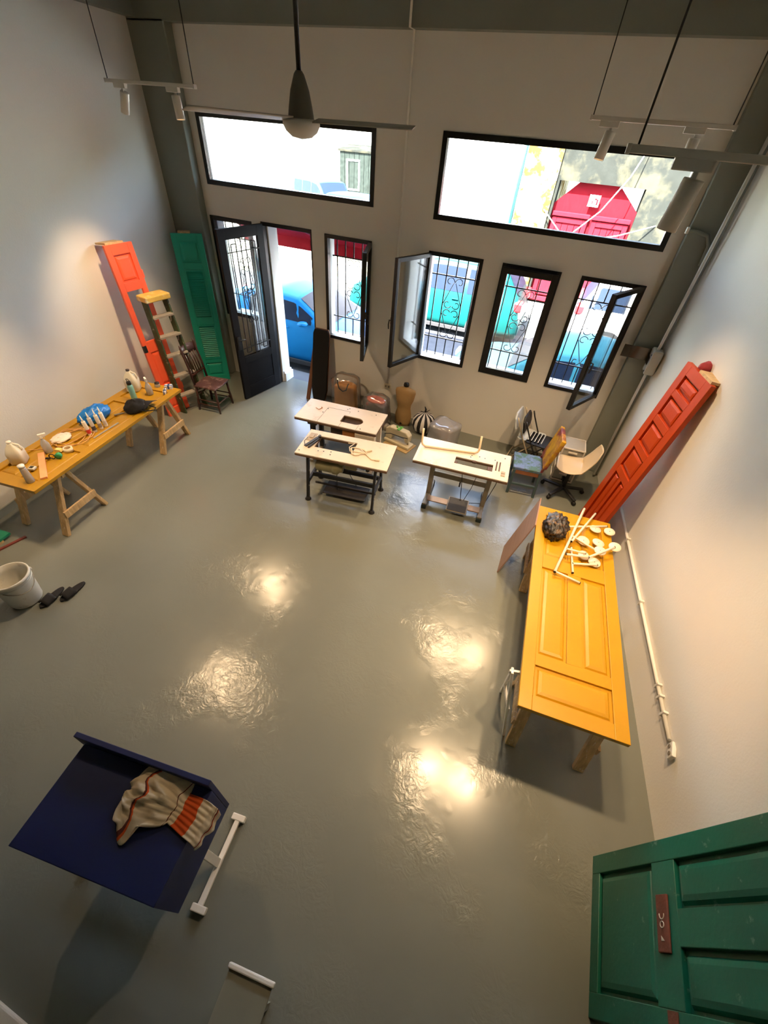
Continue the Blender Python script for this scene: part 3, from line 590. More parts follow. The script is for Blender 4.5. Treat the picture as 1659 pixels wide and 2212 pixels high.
# black board and plank by the street door
t = leaning('ironing_board', 'black padded board leaning beside the street door', 'board', (-3.70, 6.0, 0), (-3.41, 6.01, 0), (-3.675, 6.21, 1.26), .29)
b = MB(); pts = [(-.10, 0), (.10, 0), (.145, .25), (.145, 1.2), (.12, 1.27), (-.12, 1.27), (-.145, 1.2), (-.145, .25)]; b.prism(pts, -.035, 0); b.build('pad', mat('black_cloth', (14, 14, 15), .9), t, bevel=.01)
b = MB(); b.prism([(x*1.05, y*1.008) for x, y in pts], -.05, -.036); b.build('backing', mat('brown_board', (112, 72, 46), .7, var=.15), t)
b = MB(); b.bar((-3.80, 6.06, 0), (-3.70, 6.26, 1.0), .07, .025, (0, 1, 0)); tag(b.build('wood_plank', MATS['brown_board']), 'narrow brown plank leaning behind the black board', 'plank')

# ------------------------------------------------------------------ stepladder and old chair
t = thing('stepladder', 'paint-spattered green stepladder with yellow cap between the two door leaves', 'ladder')
M_LAD = mat('ladder_green', (58, 76, 44), .5, var=.2, scale=8, alt=(190, 186, 168), altamt=.34, altscale=16); M_TREAD = mat('ladder_aluminium', (176, 168, 156), .45, .3, .15, 9, alt=(220, 214, 200), altamt=.4)
nf, ntp, ff, ft = Vector((-5.35, 4.60, 0)), Vector((-5.52, 4.62, 1.76)), Vector((-5.22, 4.98, 0)), Vector((-5.47, 4.94, 1.76))
for a, c in ((nf, ntp), (ff, ft)):
    b = MB(); b.bar(a, c, .075, .028, (0, 1, 0)); b.build('rail', M_LAD, t, bevel=.004)
for a, c in ((nf+Vector((-.045, .0, 0)), ntp+Vector((-.04, 0, 0))), (ff+Vector((-.045, .0, 0)), ft+Vector((-.04, 0, 0)))):
    b = MB(); b.bar(a, c, .05, .025, (0, 1, 0)); b.build('rear_leg', M_LAD, t, bevel=.004)
for k in (.18, .36, .54, .70, .86):
    a = nf.lerp(ntp, k); c = ff.lerp(ft, k); b = MB(); b.bar(a+Vector((.02, .0, 0)), c+Vector((.02, 0, 0)), .10, .03, (0, 0, 1)); b.build('tread', M_TREAD, t, bevel=.004)
for k in (.70, .86):
    a = nf.lerp(ntp, k); c = ff.lerp(ft, k); m_ = a.lerp(c, .5)
    b = MB(); b.bar(a+Vector((.05, .06, 0)), a+Vector((-.02, .02, -.12)), .012, .006); b.bar(c+Vector((.05, -.06, 0)), c+Vector((-.02, -.02, -.12)), .012, .006); b.build('tread_brace', M_TREAD, t)
for k in (.35, .7):
    a = nf.lerp(ntp, k)+Vector((-.045, 0, 0)); c = ff.lerp(ft, k)+Vector((-.045, 0, 0)); b = MB(); b.bar(a, c, .03, .012); b.build('rear_bar', M_TREAD, t)
b = MB(); xa_ = (ft-ntp).normalized(); mt_ = frame_mtx(ntp.lerp(ft, .5)+Vector((-.02, 0, .02)), xa_, (-1, 0, 0)); b.box((-.20, -.13, -.05), (.20, .10, .03), mt_); b.build('cap', mat('ladder_yellow', (226, 190, 92), .5, var=.15, scale=9, alt=(238, 226, 190), altamt=.4, altscale=10), t, bevel=.015)
t = thing('spindle_chair', 'old dark wooden spindle-back chair beside the stepladder', 'chair', (-5.04, 5.03, 0), R(8))
M_SEAT = mat('worn_seat', (84, 56, 54), .5, var=.3, scale=14, alt=(138, 112, 104), altamt=.42, altscale=10)
b = MB(); b.prism([(-.21, -.20), (.20, -.22), (.22, .0), (.20, .22), (-.21, .20)], .425, .455); b.build('seat', M_SEAT, t, bevel=.01)
for (x, y) in ((.17, -.18), (.17, .18), (-.18, -.17), (-.18, .17)):
    b = MB(); b.tube([(x*1.16, y*1.14, 0), (x*1.1, y*1.1, .14), (x*1.06, y*1.05, .24), (x, y, .43)], [.015, .022, .017, .021], 8); b.build('leg', M_DARKW, t)
for y in (-.18, .18):
    b = MB(); b.tube([(-.19, y, .44), (-.225, y, .72), (-.29, y*.98, 1.03), (-.30, y*.98, 1.08)], [.019, .017, .016, .008], 8); b.build('back_post', M_DARKW, t)
b = MB()
b.grid(lambda u, v: Vector((-.275-.02*v+.03*math.sin(math.pi*u)*-1, -.18+.36*u, .90+.13*v+.02*math.sin(math.pi*u)*v)), 9, 3); b.build('crest_rail', M_DARKW, t, solid=.02)
b = MB(); b.bar((-.215, -.18, .60), (-.215, .18, .60), .03, .02); b.build('lower_rail', M_DARKW, t)
for k in range(5):
    y = -.11+k*.055; b = MB(); b.tube([(-.215, y, .60), (-.25, y, .78), (-.285, y, .92)], [.009, .012, .009], 6); b.build('spindle', M_DARKW, t)
for (a, c) in (((.19, -.2, .18), (.19, .2, .18)), ((-.2, -.19, .2), (.19, -.2, .2)), ((-.2, .19, .2), (.19, .2, .2)), ((-.2, -.19, .26), (-.2, .19, .26)), ((-.2, -.19, .12), (.19, -.2, .12)), ((-.2, .19, .12), (.19, .2, .12))):
    b = MB(); b.tube([a, c], .010, 6); b.build('stretcher', M_DARKW, t)
# ------------------------------------------------------------------ sewing machine tables
M_LAM = mat('worn_laminate', (218, 204, 184), .45, var=.06, scale=3, alt=(198, 182, 158), altamt=.36, altscale=5)
M_EDGE = mat('table_edge_brown', (104, 76, 56), .6, var=.15, scale=10)
M_STEEL = mat('grey_steel', (132, 124, 108), .5, .2, .1)
M_OLIVE = mat('olive_motor', (126, 122, 92), .5, var=.1)
def holed_top(t, W, D, hole, z1, th=.042, rnd=False):
    x0, x1, y0, y1 = hole
    for nm, za, zb, m in (('tabletop', z1-.014, z1, M_LAM), ('edge_band', z1-th, z1-.0145, M_EDGE)):
        b = MB(); 
        for lo, hi in (((-W/2, -D/2), (x0, D/2)), ((x1, -D/2), (W/2, D/2)), ((x0, -D/2), (x1, y0)), ((x0, y1), (x1, D/2))):
            b.box((lo[0], lo[1], za), (hi[0], hi[1], zb))
        if rnd:
            r = (y1-y0)/2; n = 8
            for s in (-1, 1):
                pts = [(x1, (y0+y1)/2+s*r)]+[(x1-r+r*math.sin(a), (y0+y1)/2+s*r*math.cos(a)) for a in [math.pi/2*k/n for k in range(n+1)]]
                b.prism(pts if s < 0 else pts[::-1], za, zb)
        b.build(nm, m, t)
def studs(t, pts, z, m=None, r=.009, nm='screw_hole'):
    m = m or M_BLACK
    for (x, y) in pts:
        b = MB(); b.lathe([(r, 0), (r, .0015)], 10, c=(x, y, z)); b.build(nm, m, t)
def iron_end(t, x, m, y0=-.26, y1=.20):
    b = MB(); b.bar((x, y0, .0), (x, y0+.10, .71), .03, .055); b.build('leg', m, t, bevel=.003)
    b = MB(); b.bar((x, y1+.04, 0), (x, y1-.09, .71), .03, .055); b.build('leg', m, t, bevel=.003)
    b = MB(); b.box((x-.015, y0+.03, .26), (x+.015, y1, .31)); b.build('end_rail', m, t); b = MB(); b.box((x-.015, y0+.08, .665), (x+.015, y1-.04, .716)); b.build('end_rail', m, t)
    for y in (y0, y1+.04):
        b = MB(); b.lathe([(.042, 0), (.042, .012), (.026, .02), (.026, .05)], 12, c=(x, y, 0)); b.build('foot', m, t)
    studs_ = [(y0+.03, .22), (y0+.06, .45), (y0+.08, .62), (y1+.01, .2), (y1-.05, .5)]
    for (y, z) in studs_:
        b = MB(); b.lathe([(.011, 0), (.011, .008)], 8, mtx=Matrix.Translation((x+(.015 if x < 0 else .015), y, z)) @ Matrix.Rotation(R(90), 4, 'Y')); b.build('bolt', M_STEEL, t)
# middle one: black iron frame
t = thing('sewing_table', 'sewing table with black iron frame and motor, cable coiled on top', 'sewing table', (-1.95, 3.95, 0), R(8.6), 'industrial sewing tables')
holed_top(t, 1.19, .57, (-.41, .09, -.09, .17), .76)
iron_end(t, -.47, M_IRON); iron_end(t, .43, M_IRON)
b = MB(); b.box((-.455, -.08, .27), (.415, -.05, .33)); b.box((-.455, .10, .27), (.415, .13, .33)); b.build('crossbar', M_IRON, t)
b = MB(); b.box((-.30, -.16, .07), (.30, .12, .085)); b.box((-.455, -.02, .10), (.415, .0, .13)); b.build('treadle', mat('dirty_iron', (46, 42, 38), .6, var=.3, scale=12), t, bevel=.004)
b = MB(); b.lathe([(.0, -.17), (.07, -.17), (.085, -.15), (.085, .05), (.095, .06), (.095, .12), (.06, .15), (.06, .18), (0, .18)], 20, mtx=Matrix.Translation((-.18, -.17, .57)) @ Matrix.Rotation(R(90), 4, 'Y')); b.box((-.28, -.2, .63), (.02, -.1, .72)); b.build('motor', M_OLIVE, t)
b = MB(); b.box((.04, -.24, .62), (.20, -.1, .72)); b.build('switch_box', M_OLIVE, t, bevel=.01)
b = MB(); b.tube([(.33, -.18, .72), (.33, -.18, .62)], .026, 10); b.build('knob', M_IRON, t)
b = MB(); b.tube([(-.02, -.08, .56), (.08, -.14, .48), (.14, -.15, .38), (.18, -.14, .30)], .005, 6); b.tube([(-.12, -.06, .52), (-.12, -.06, .1)], .005, 6); b.build('cord', M_RUBBER, t)
b = MB(); b.box((-.56, .02, .7605), (-.47, .2, .766)); b.box((-.54, .08, .766), (-.49, .16, .775)); b.build('switch_plate', mat('tan_metal', (168, 150, 124), .5), t)
b = MB(); b.bar((-.52, -.12, .768), (-.42, .12, .775), .035, .018); b.bar((-.47, -.14, .768), (-.40, .08, .775), .02, .02); b.tube([(-.41, .12, .765), (-.41, .12, .80)], .02, 8); b.tube([(-.52, -.12, .77), (-.57, -.02, .77), (-.56, .08, .768)], .004, 5); b.build('thread_guide', mat('gun_metal', (64, 58, 52), .4, .5), t)
studs(t, [(-.56, -.22), (-.33, -.16), (-.26, -.15), (-.17, -.13), (-.16, -.19)], .7605)
studs(t, [(-.3+k*.085, .235) for k in range(10)], .7605, M_LAM, .008, 'plug')
b = MB(); hh = []
for k in range(34):
    a = k*.42; r = .075+.018*math.sin(k*1.3); hh.append((.18+r*1.3*math.cos(a)-.03, -.02+r*math.sin(a), .768+.0025*(k % 5)))
b.tube([(-.02, .12, .767), (.06, .14, .767), (.02, .04, .767), (.05, -.04, .767)]+hh+[(.30, -.08, .768), (.36, -.13, .768), (.42, -.12, .768)], .0065, 6)
cb = thing('power_cable', 'cream power cable coiled on the black-framed sewing table', 'cable', t.location, R(8.6)); b.build('wire', mat('cream_cable', (226, 206, 178), .5), cb)
b = MB(); b.bar((.40, -.125, .772), (.46, -.115, .772), .03, .018); b.build('plug', mat('cream_cable', (206, 186, 158)), cb, bevel=.004)
b = MB(); b.bar((.24, .0, .774), (.31, .06, .774), .03, .018); b.build('socket', mat('cream_cable', (206, 186, 158)), cb, bevel=.004)
# right one: grey C-legs and pedal
t = thing('sewing_table', 'sewing table with grey steel legs and pedal, white bar on top', 'sewing table', (-.55, 4.47, 0), R(5.0), 'industrial sewing tables')
holed_top(t, 1.19, .58, (-.09, .39, -.15, .0), .76)
for x in (-.36, .40):
    b = MB(); b.box((x-.03, -.04, .05), (x+.03, .05, .72)); b.build('upright', M_STEEL, t, bevel=.006)
    b = MB(); b.box((x-.03, -.27, .03), (x+.03, .30, .08)); b.build('foot_bar', M_STEEL, t, bevel=.006)
    b = MB(); b.box((x-.02, -.2, .70), (x+.02, .22, .718)); b.build('bracket', M_STEEL, t)
    for y in (-.26, .29):
        b = MB(); b.cbox((x, y, .03), (.07, .06, .06)); b.build('rubber_foot', mat('dark_teal_rubber', (30, 44, 44), .6), t, bevel=.008)
b = MB(); b.box((-.34, -.01, .38), (.38, .02, .46)); b.build('crossbar', M_STEEL, t, bevel=.004)
b = MB(); b.box((-.34, -.20, .085), (.38, -.09, .10)); b.build('lower_bar', mat('brown_steel', (150, 124, 96), .5, .2), t, bevel=.003)
b = MB(); b.box((-.06, -.30, .105), (.22, -.04, .12), Matrix.Translation((0, 0, .03)) @ Matrix.Rotation(R(8), 4, 'X')); pd = b.build('pedal', M_STEEL, t, bevel=.006)
b = MB(); b.box((-.045, -.285, .1205), (.205, -.055, .124), Matrix.Translation((0, 0, .03)) @ Matrix.Rotation(R(8), 4, 'X')); b.build('pedal_mat', mat('pedal_rubber', (60, 58, 54), .8, var=.1), pd)
b = MB(); b.tube([(.10, -.1, .14), (.06, -.04, .40), (.02, -.08, .72)], .005, 6); b.tube([(.14, -.08, .14), (.20, -.1, .4), (.24, -.12, .72)], .004, 6); b.tube([(.18, -.1, .13), (.42, -.02, .12), (.5, .1, .4), (.5, .12, .7)], .005, 6); b.build('cord', M_RUBBER, t)
b = MB(); b.bar((.04, -.05, .33), (.04, -.05, .41), .02, .012); b.build('plug', M_RUBBER, t)
studs(t, [(.10, .10), (.20, .11), (.27, .1), (.40, .11), (.52, .2), (.09, .06)], .7605)
studs(t, [(-.45+k*.075, -.22) for k in range(6)]+[(.05+k*.09, -.24) for k in range(4)], .7605, M_LAM, .008, 'plug')
for x in (.43, .47):
    b = MB(); b.box((x-.008, -.11, .7605), (x+.008, .08, .770)); b.build('slot', mat('rust_slot', (86, 62, 48), .7), t)
b = MB(); b.box((.50, -.20, .7605), (.55, -.15, .766)); b.box((.50, -.14, .7605), (.55, -.10, .766)); b.build('switch_plate', MATS['tan_metal'], t)
b = MB(); b.cbox((-.07, -.12, .745), (.04, .05, .03)); b.cbox((.36, -.1, .74), (.07, .09, .04)); b.cbox((.15, -.01, .745), (.05, .04, .03)); b.build('hinge_cup', MATS['rust_slot'], t, bevel=.006)
tb = thing('metal_bar', 'cream U-shaped metal bar lying on the grey-legged sewing table', 'bar', (0, 0, 0))
b = MB(); A_, B_, = Vector((-1.115, 4.46, .776)), Vector((-.39, 4.64, .776)); up_ = Vector((-.02, .06, .22)); pts = [A_+up_, A_+up_*.2]
d_ = (B_-A_).normalized(); pts += [A_+up_*.08+d_*.015, A_+d_*.05, B_-d_*.05, B_+up_*.08-d_*.015, B_+up_*.2, B_+up_]
b.tube(pts, .014, 8); b.build('tube', mat('cream_enamel', (222, 200, 168), .4, var=.05), tb)
# back one
t = thing('sewing_table', 'sewing table farthest back with an oval cutout and dark workings below', 'sewing table', (-2.385, 4.66, 0), R(5.8), 'industrial sewing tables')
holed_top(t, 1.20, .57, (.03, .34, -.16, .02), .76, .042, True)
for x in (-.40, .52):
    b = MB(); b.box((x-.03, -.16, .04), (x+.03, -.09, .72)); b.box((x-.03, .14, .04), (x+.03, .2, .72)); b.build('upright', M_LAM if x > 0 else M_IRON, t, bevel=.004)
    b = MB(); b.box((x-.03, -.24, .0), (x+.03, .25, .045)); b.build('foot_bar', M_STEEL, t, bevel=.004)
b = MB(); b.box((-.38, .06, .30), (.5, .1, .38)); b.build('crossbar', M_IRON, t)
b = MB(); b.box((-.1, -.2, .45), (.36, .12, .715)); b.build('drip_pan', mat('dark_pan', (60, 44, 34), .6, var=.3, scale=10), t, bevel=.02)
b = MB(); b.box((.10, -.24, .56), (.28, -.2, .68)); b.build('carton', mat('carton_orange', (176, 112, 52), .7), t)
b = MB(); b.box((-.44, -.22, .64), (-.30, -.1, .716)); b.build('switch_box', M_IRON, t, bevel=.01)
b = MB(); b.box((.30, -.29, .62), (.58, -.27, .70)); b.build('drawer_front', M_LAM, t)
studs(t, [(.04, .22), (.02, .19), (.18, .2), (.45, .2), (-.28, -.02), (-.25, .1), (.36, -.24)], .7605)
b = MB()
for (x0, y0, x1, y1) in ((-.26, .14, .08, .14), (.08, .14, .08, .09), (-.26, .14, -.26, -.285), (.06, -.16, .06, -.285), (.31, -.16, .31, -.285)): b.bar((x0, y0, .7602), (x1, y1, .7602), .003, .003)
b.build('seam', M_EDGE, t)
b = MB(); b.tube([(-.42, .05, .766), (-.36, .02, .766), (-.33, .08, .766), (-.35, .1, .766)], .005, 5); tag(b.build('wire_scrap', mat('orange_wire', (190, 120, 70), .5)), 'bent orange wire scrap on the rear sewing table', 'wire'); C.objects['wire_scrap'].parent = None; C.objects['wire_scrap'].location = t.location; C.objects['wire_scrap'].rotation_euler = (0, 0, R(5.8))

# ------------------------------------------------------------------ things heaped along the front wall
def lumpy(b, c, sx, sy, sz, n=20, m=12, amp=.08, seed=1, flat=True):
    rnd = random.Random(seed); ph = [(rnd.uniform(2, 7), rnd.uniform(2, 7), rnd.uniform(0, 6), rnd.uniform(0, 6)) for _ in range(5)]
    def f(u, v):
        a = 2*math.pi*u; e = -math.pi/2+math.pi*v
        k = 1+amp*sum(math.sin(p[0]*a*1.0//1 if False else round(p[0])*a+p[2])*math.cos(p[1]*e+p[3]) for p in ph)/2
        z = math.sin(e); z = max(z, -.55) if flat else z
        return Vector((c[0]+sx*k*math.cos(e)*math.cos(a), c[1]+sy*k*math.cos(e)*math.sin(a), c[2]+sz*k*(z+.55 if flat else z)))
    b.grid(f, n, m, True, True); return b
def rbox(b, w, d, h, taper=1., n=10, puff=.06, seed=3):       # soft upright bag
    rnd = random.Random(seed); ph = [rnd.uniform(0, 6) for _ in range(6)]
    def f(u, v):
        a = 2*math.pi*u; k = (abs(math.cos(a))**5+abs(math.sin(a))**5)**(-1/5); z = h*v; tp = 1+(taper-1)*v
        wob = 1+puff*.4*math.sin(3*a+ph[0]+5*v)+puff*.3*math.sin(5*a+ph[1]-4*v)
        edge = 1-.35*max(0, (v-.9)/.1)**2
        return Vector((w/2*k*math.cos(a)*tp*wob*edge, d/2*k*math.sin(a)*tp*wob*edge, z+.01*math.sin(4*a+ph[2])*v))
    b.grid(f, 32, n, True, True); nb = len(b.v); top = [nb-32+i for i in range(32)]; b.f.append(top); b.f.append([nb-32*n+i for i in range(32)][::-1]); return b
M_WRAP = clear_mat('clear_wrap', (252, 252, 252), .3, .04, .12, (230, 230, 232), .6)
t = thing('paper_bag', 'brown paper carrier with black handle wrapped in clear plastic', 'bag', (-3.02, 6.07, 0), R(6))
rbox(MB(), .40, .26, .50, .94, 10, .04, 2).build('bag', mat('kraft_paper', (204, 140, 66), .75, var=.12, scale=5, bump=.2, bscale=10), t)
b = MB(); b.tube([(-.10, -.15, .60), (-.095, -.155, .54), (-.07, -.16, .46), (0, -.165, .42), (.06, -.16, .45), (.085, -.155, .54), (.10, -.15, .57)], .011, 6); b.build('handle', MATS['black_cloth'], t)
rbox(MB(), .50, .36, .64, .92, 12, .10, 5).build('wrapping', M_WRAP, t)
t = thing('fabric_bag', 'grey fabric bag with pink top in clear plastic behind the sewing tables', 'bag', (-2.34, 5.88, 0), R(-8))
rbox(MB(), .40, .26, .42, .9, 10, .08, 8).build('bag', mat('grey_fabric', (112, 104, 104), .9, var=.2, scale=8, alt=(150, 96, 92), altamt=.42, altscale=5), t)
lumpy(MB(), (-.03, .02, .40), .17, .11, .05, seed=9).build('folded_cloth', mat('salmon_cloth', (222, 124, 112), .9), t)
rbox(MB(), .46, .32, .53, .9, 12, .1, 6).build('wrapping', M_WRAP, t)
t = thing('dress_form', 'tan dress form torso with black neck cap against the front wall', 'dress form', (-1.93, 6.10, 0), R(4))
PR = [(.13, .085, 0), (.135, .095, .06), (.145, .10, .14), (.14, .10, .2), (.115, .085, .30), (.12, .09, .38), (.15, .105, .46), (.165, .10, .54), (.175, .085, .60), (.165, .07, .64), (.10, .055, .665), (.045, .045, .68), (.042, .042, .70)]
b = MB(); n = 24; vs = [(p[0]*math.cos(2*math.pi*j/n), p[1]*math.sin(2*math.pi*j/n), p[2]) for p in PR for j in range(n)]
b.add(vs, [(i*n+j, i*n+(j+1) % n, (i+1)*n+(j+1) % n, (i+1)*n+j) for i in range(len(PR)-1) for j in range(n)], True); b.f.append(list(range(n))); b.f.append([(len(PR)-1)*n+j for j in range(n)]); b.build('torso', mat('dress_form_tan', (158, 126, 80), .8, var=.12, scale=7), t)
b = MB(); b.lathe([(.0, 0), (.044, 0), (.048, .02), (.04, .055), (.0, .065)], 16, c=(0, 0, .70)); b.build('neck_cap', mat('shiny_black', (20, 20, 22), .15), t)
b = MB(); b.lathe([(.02, 0), (.02, .01)], 12, mtx=Matrix.Translation((-.01, -.088, .05)) @ Matrix.Rotation(R(90), 4, 'X')); b.build('socket', M_BLACK, t)
t = thing('striped_pouf', 'black and white striped fabric pouf with a tied top', 'pouf', (-1.53, 6.03, 0))
MS = {0: mat('pouf_black', (20, 20, 22), .8), 1: mat('pouf_white', (206, 202, 196), .8)}
for k in range(20):
    b = MB(); a0 = 2*math.pi*k/20; a1 = 2*math.pi*(k+1)/20
    PF = [(.08, 0), (.17, .06), (.20, .15), (.185, .24), (.13, .31), (.05, .35), (.015, .37)]
    b.grid(lambda u, v: Vector(((lambda r, z, a: (r*math.cos(a), r*math.sin(a), z))(*(lambda q, i: (q[i][0]+(q[min(i+1, 6)][0]-q[i][0])*(v*6-i), q[i][1]+(q[min(i+1, 6)][1]-q[i][1])*(v*6-i)))(PF, min(6, int(v*6))), a0+(a1-a0)*u))), 3, 13); b.build('gore', MS[k % 2], t)
b = MB(); b.tube([(0, 0, .34), (.005, 0, .42), (-.02, .01, .46)], [.02, .015, .006], 6); b.tube([(0, 0, .36), (.06, .05, .40)], .006, 5); b.tube([(0, 0, .36), (-.07, -.03, .38)], .006, 5); b.build('tie', MS[0], t)
t = thing('plastic_sack', 'clear plastic sack of brown cloth on the floor by the front wall', 'sack', (-1.12, 5.87, 0), R(-12))
lumpy(MB(), (0, 0, 0), .19, .17, .17, seed=4).build('cloth', mat('brown_cloth', (128, 98, 82), .9, var=.2, scale=8), t)
rbox(MB(), .46, .42, .38, .96, 12, .12, 11).build('film', clear_mat('milky_film', (238, 240, 244), .6, .28, .18, (226, 228, 236), .7), t)
t = thing('machine_head', 'cream industrial sewing machine head lying on the floor', 'sewing machine', (-1.76, 5.47, 0), R(-14))
M_MACH = mat('cream_machine', (204, 194, 164), .35, var=.08)
b = MB(); b.box((-.24, -.09, 0), (.24, .09, .05)); b.build('bed', M_MACH, t, bevel=.012)
b = MB(); b.prism([(-.24, .05), (-.12, .05), (-.10, .16), (.12, .17), (.14, .10), (.20, .10), (.21, .22), (.15, .28), (-.16, .27), (-.24, .22)], -.055, .055, Matrix.Rotation(R(90), 4, 'X')); b.build('arm', M_MACH, t, bevel=.015)
b = MB(); b.lathe([(.0, 0), (.06, 0), (.065, .02), (.06, .045), (.0, .05)], 18, mtx=Matrix.Translation((-.24, 0, .19)) @ Matrix.Rotation(R(-90), 4, 'Y')); b.build('hand_wheel', M_STEEL, t)
b = MB(); b.tube([(.175, 0, .10), (.175, 0, .045)], .007, 6); b.cbox((.175, 0, .05), (.03, .02, .01)); b.build('needle_bar', M_STEEL, t)
b = MB(); b.tube([(.2, -.06, .2), (.1, -.12, .22), (-.1, -.12, .2), (-.22, -.1, .14)], .006, 6); b.build('cord', M_RUBBER, t)
b = MB(); b.box((-.02, -.06, .275), (.03, .06, .285)); b.tube([(.03, -.02, .27), (.03, -.02, .34)], .006, 6); b.lathe([(.012, 0), (.018, .03), (0, .035)], 8, c=(-.05, 0, .27)); b.build('tag', mat('green_tag', (96, 170, 70), .6), t)
b = MB(); b.box((-.20, -.16, 0), (.26, .14, .012)); tag(b.build('cardboard_sheet', mat('cardboard_tan', (176, 150, 104), .8), None, (-1.76, 5.47, .0), (0, 0, R(-14))), 'flat tan cardboard under the sewing machine head', 'cardboard')
t.location.z = .0125
# ------------------------------------------------------------------ chairs and drawers in the right front corner
def folding_chair(label, loc, rz, m, mseat):
    t = thing('folding_chair', label, 'chair', loc, rz, 'folding chairs by the front wall')     # faces +x
    for s in (-1, 1):
        y = s*.20; b = MB(); b.tube([(.20, y, .02), (-.06, y, .44), (-.20, y, .70), (-.235, y, .78)], .011, 8); b.build('front_leg', m, t)
        b = MB(); b.tube([(-.24, y*.9, .02), (.10, y*.9, .43), (.2, y*.9, .45)], .011, 8); b.build('rear_leg', m, t)
    b = MB(); b.tube([(-.24, -.18, .06), (-.24, .18, .06)], .009, 6); b.build('stretcher', m, t)
    b = MB(); b.tube([(.185, -.2, .05), (.185, .2, .05)], .009, 6); b.build('stretcher', m, t)
    b = MB(); b.prism([(-.17, -.16), (-.14, -.19), (.18, -.19), (.21, -.15), (.21, .15), (.18, .19), (-.14, .19), (-.17, .16)], .44, .462); se = b.build('seat', mseat, t, bevel=.006)
    for k in range(7):
        b = MB(); b.box((-.12+k*.05, -.15, .462), (-.10+k*.05, .15, .4655)); b.build('seat_rib', mseat, se)
    pts = [(-.20, .58), (-.13, .585), (.13, .585), (.20, .63), (.20, .75), (.13, .82), (-.13, .82), (-.20, .75)]
    b = MB(); b.prism(pts, -.013, .013, Matrix.Translation((-.085, 0, .02)) @ Matrix.Rotation(R(-14), 4, 'Y') @ Matrix.Rotation(R(90), 4, 'Z') @ Matrix.Rotation(R(90), 4, 'X')); b.build('backrest', mseat, t, bevel=.008)
    return t
MBK = mat('chair_black_plastic', (26, 26, 28), .5, var=.08); MCB = mat('chair_cream_tube', (190, 176, 150), .4, .2)
folding_chair('white folding chair set behind the black folding chair', (.20, 6.0, 0), R(-8), MCB, mat('chair_white_plastic', (206, 212, 214), .5))
folding_chair('black folding chair with ribbed seat by the front wall', (.33, 5.94, 0), R(-8), MBK, MBK)
t = thing('painted_chair', 'paint-splashed wooden chair with maroon and yellow back', 'chair', (.26, 5.27, 0), R(7))    # faces -x
M_TEAL = mat('slate_chair_paint', (70, 92, 96), .6, var=.12); M_SPL = mat('paint_splash_blue', (106, 126, 168), .55, var=.3, scale=7, alt=(62, 92, 74), altamt=.48, altscale=7); M_SPL2 = mat('paint_splash_back', (126, 52, 62), .5, var=.3, scale=6, alt=(196, 152, 30), altamt=.49, altscale=3.2)
for (x, y) in ((-.17, -.19), (-.17, .19)):
    b = MB(); b.box((x-.018, y-.018, 0), (x+.018, y+.018, .42)); b.build('leg', M_TEAL, t, bevel=.003)
for y in (-.19, .19):
    b = MB(); b.bar((.20, y, 0), (.18, y, .45), .034, .036); b.build('leg', M_TEAL, t, bevel=.003)
    b = MB(); b.bar((.18, y*.97, .44), (.30, y*.97, .97), .03, .034, (0, 1, 0)); b.build('back_post', M_SPL2, t, bevel=.003)
b = MB(); b.box((-.20, -.20, .415), (.20, .20, .46)); b.build('seat', M_SPL, t, bevel=.01)
b = MB(); b.box((-.185, -.185, .35), (.17, .185, .415)); b.build('apron', mat('apron_orange', (170, 108, 66), .6, var=.2), t)
b = MB(); b.prism([(-.21, .07), (.21, .07), (.21, .55), (-.21, .55)], -.03, .03, Matrix.Translation((.185, 0, .45)) @ Matrix.Rotation(R(13), 4, 'Y') @ Matrix.Rotation(R(90), 4, 'Z') @ Matrix.Rotation(R(90), 4, 'X')); b.build('backrest', M_SPL2, t, bevel=.012)
for z in (.16, .22):
    b = MB(); b.box((-.17, -.2 if z < .2 else .18, z), (.19, -.18 if z < .2 else .2, z+.03)); b.build('stretcher', M_TEAL, t)
b = MB(); b.box((-.18, -.19, .14), (-.16, .19, .17)); b.build('stretcher', M_TEAL, t)
t = thing('drawer_tower', 'translucent white plastic drawer unit behind the swivel chair', 'drawers', (.82, 5.88, 0), R(2))
M_TR = mat('translucent_plastic', (200, 196, 184), .35, var=.04, alpha=.72); MTF = mat('white_plastic_frame', (222, 216, 204), .4)
for (x, y) in ((-.15, -.16), (.15, -.16), (-.15, .16), (.15, .16)):
    b = MB(); b.cbox((x, y, .285), (.02, .02, .57)); b.build('post', MTF, t)
for z in (.01, .20, .39, .57):
    b = MB(); b.frame(-.16, .16, -.17, .17, .016, -.008, .008); b.build('shelf_frame', MTF, t, (0, 0, z), (R(-90), 0, 0))
b = MB(); b.box((-.145, -.155, .572), (.145, .155, .576)); b.build('top', M_TR, t)
for z in (.03, .22, .41):
    b = MB(); b.box((-.14, -.15, z), (.14, .15, z+.006)); b.box((-.14, -.155, z), (.14, -.149, z+.13)); b.box((-.14, .149, z), (.14, .155, z+.13)); b.box((-.14, -.15, z), (-.134, .15, z+.13)); b.box((.134, -.15, z), (.14, .15, z+.13)); dr = b.build('drawer', M_TR, t)
    b = MB(); b.box((-.06, -.175, z+.09), (.06, -.153, z+.11)); b.build('handle', MTF, dr)
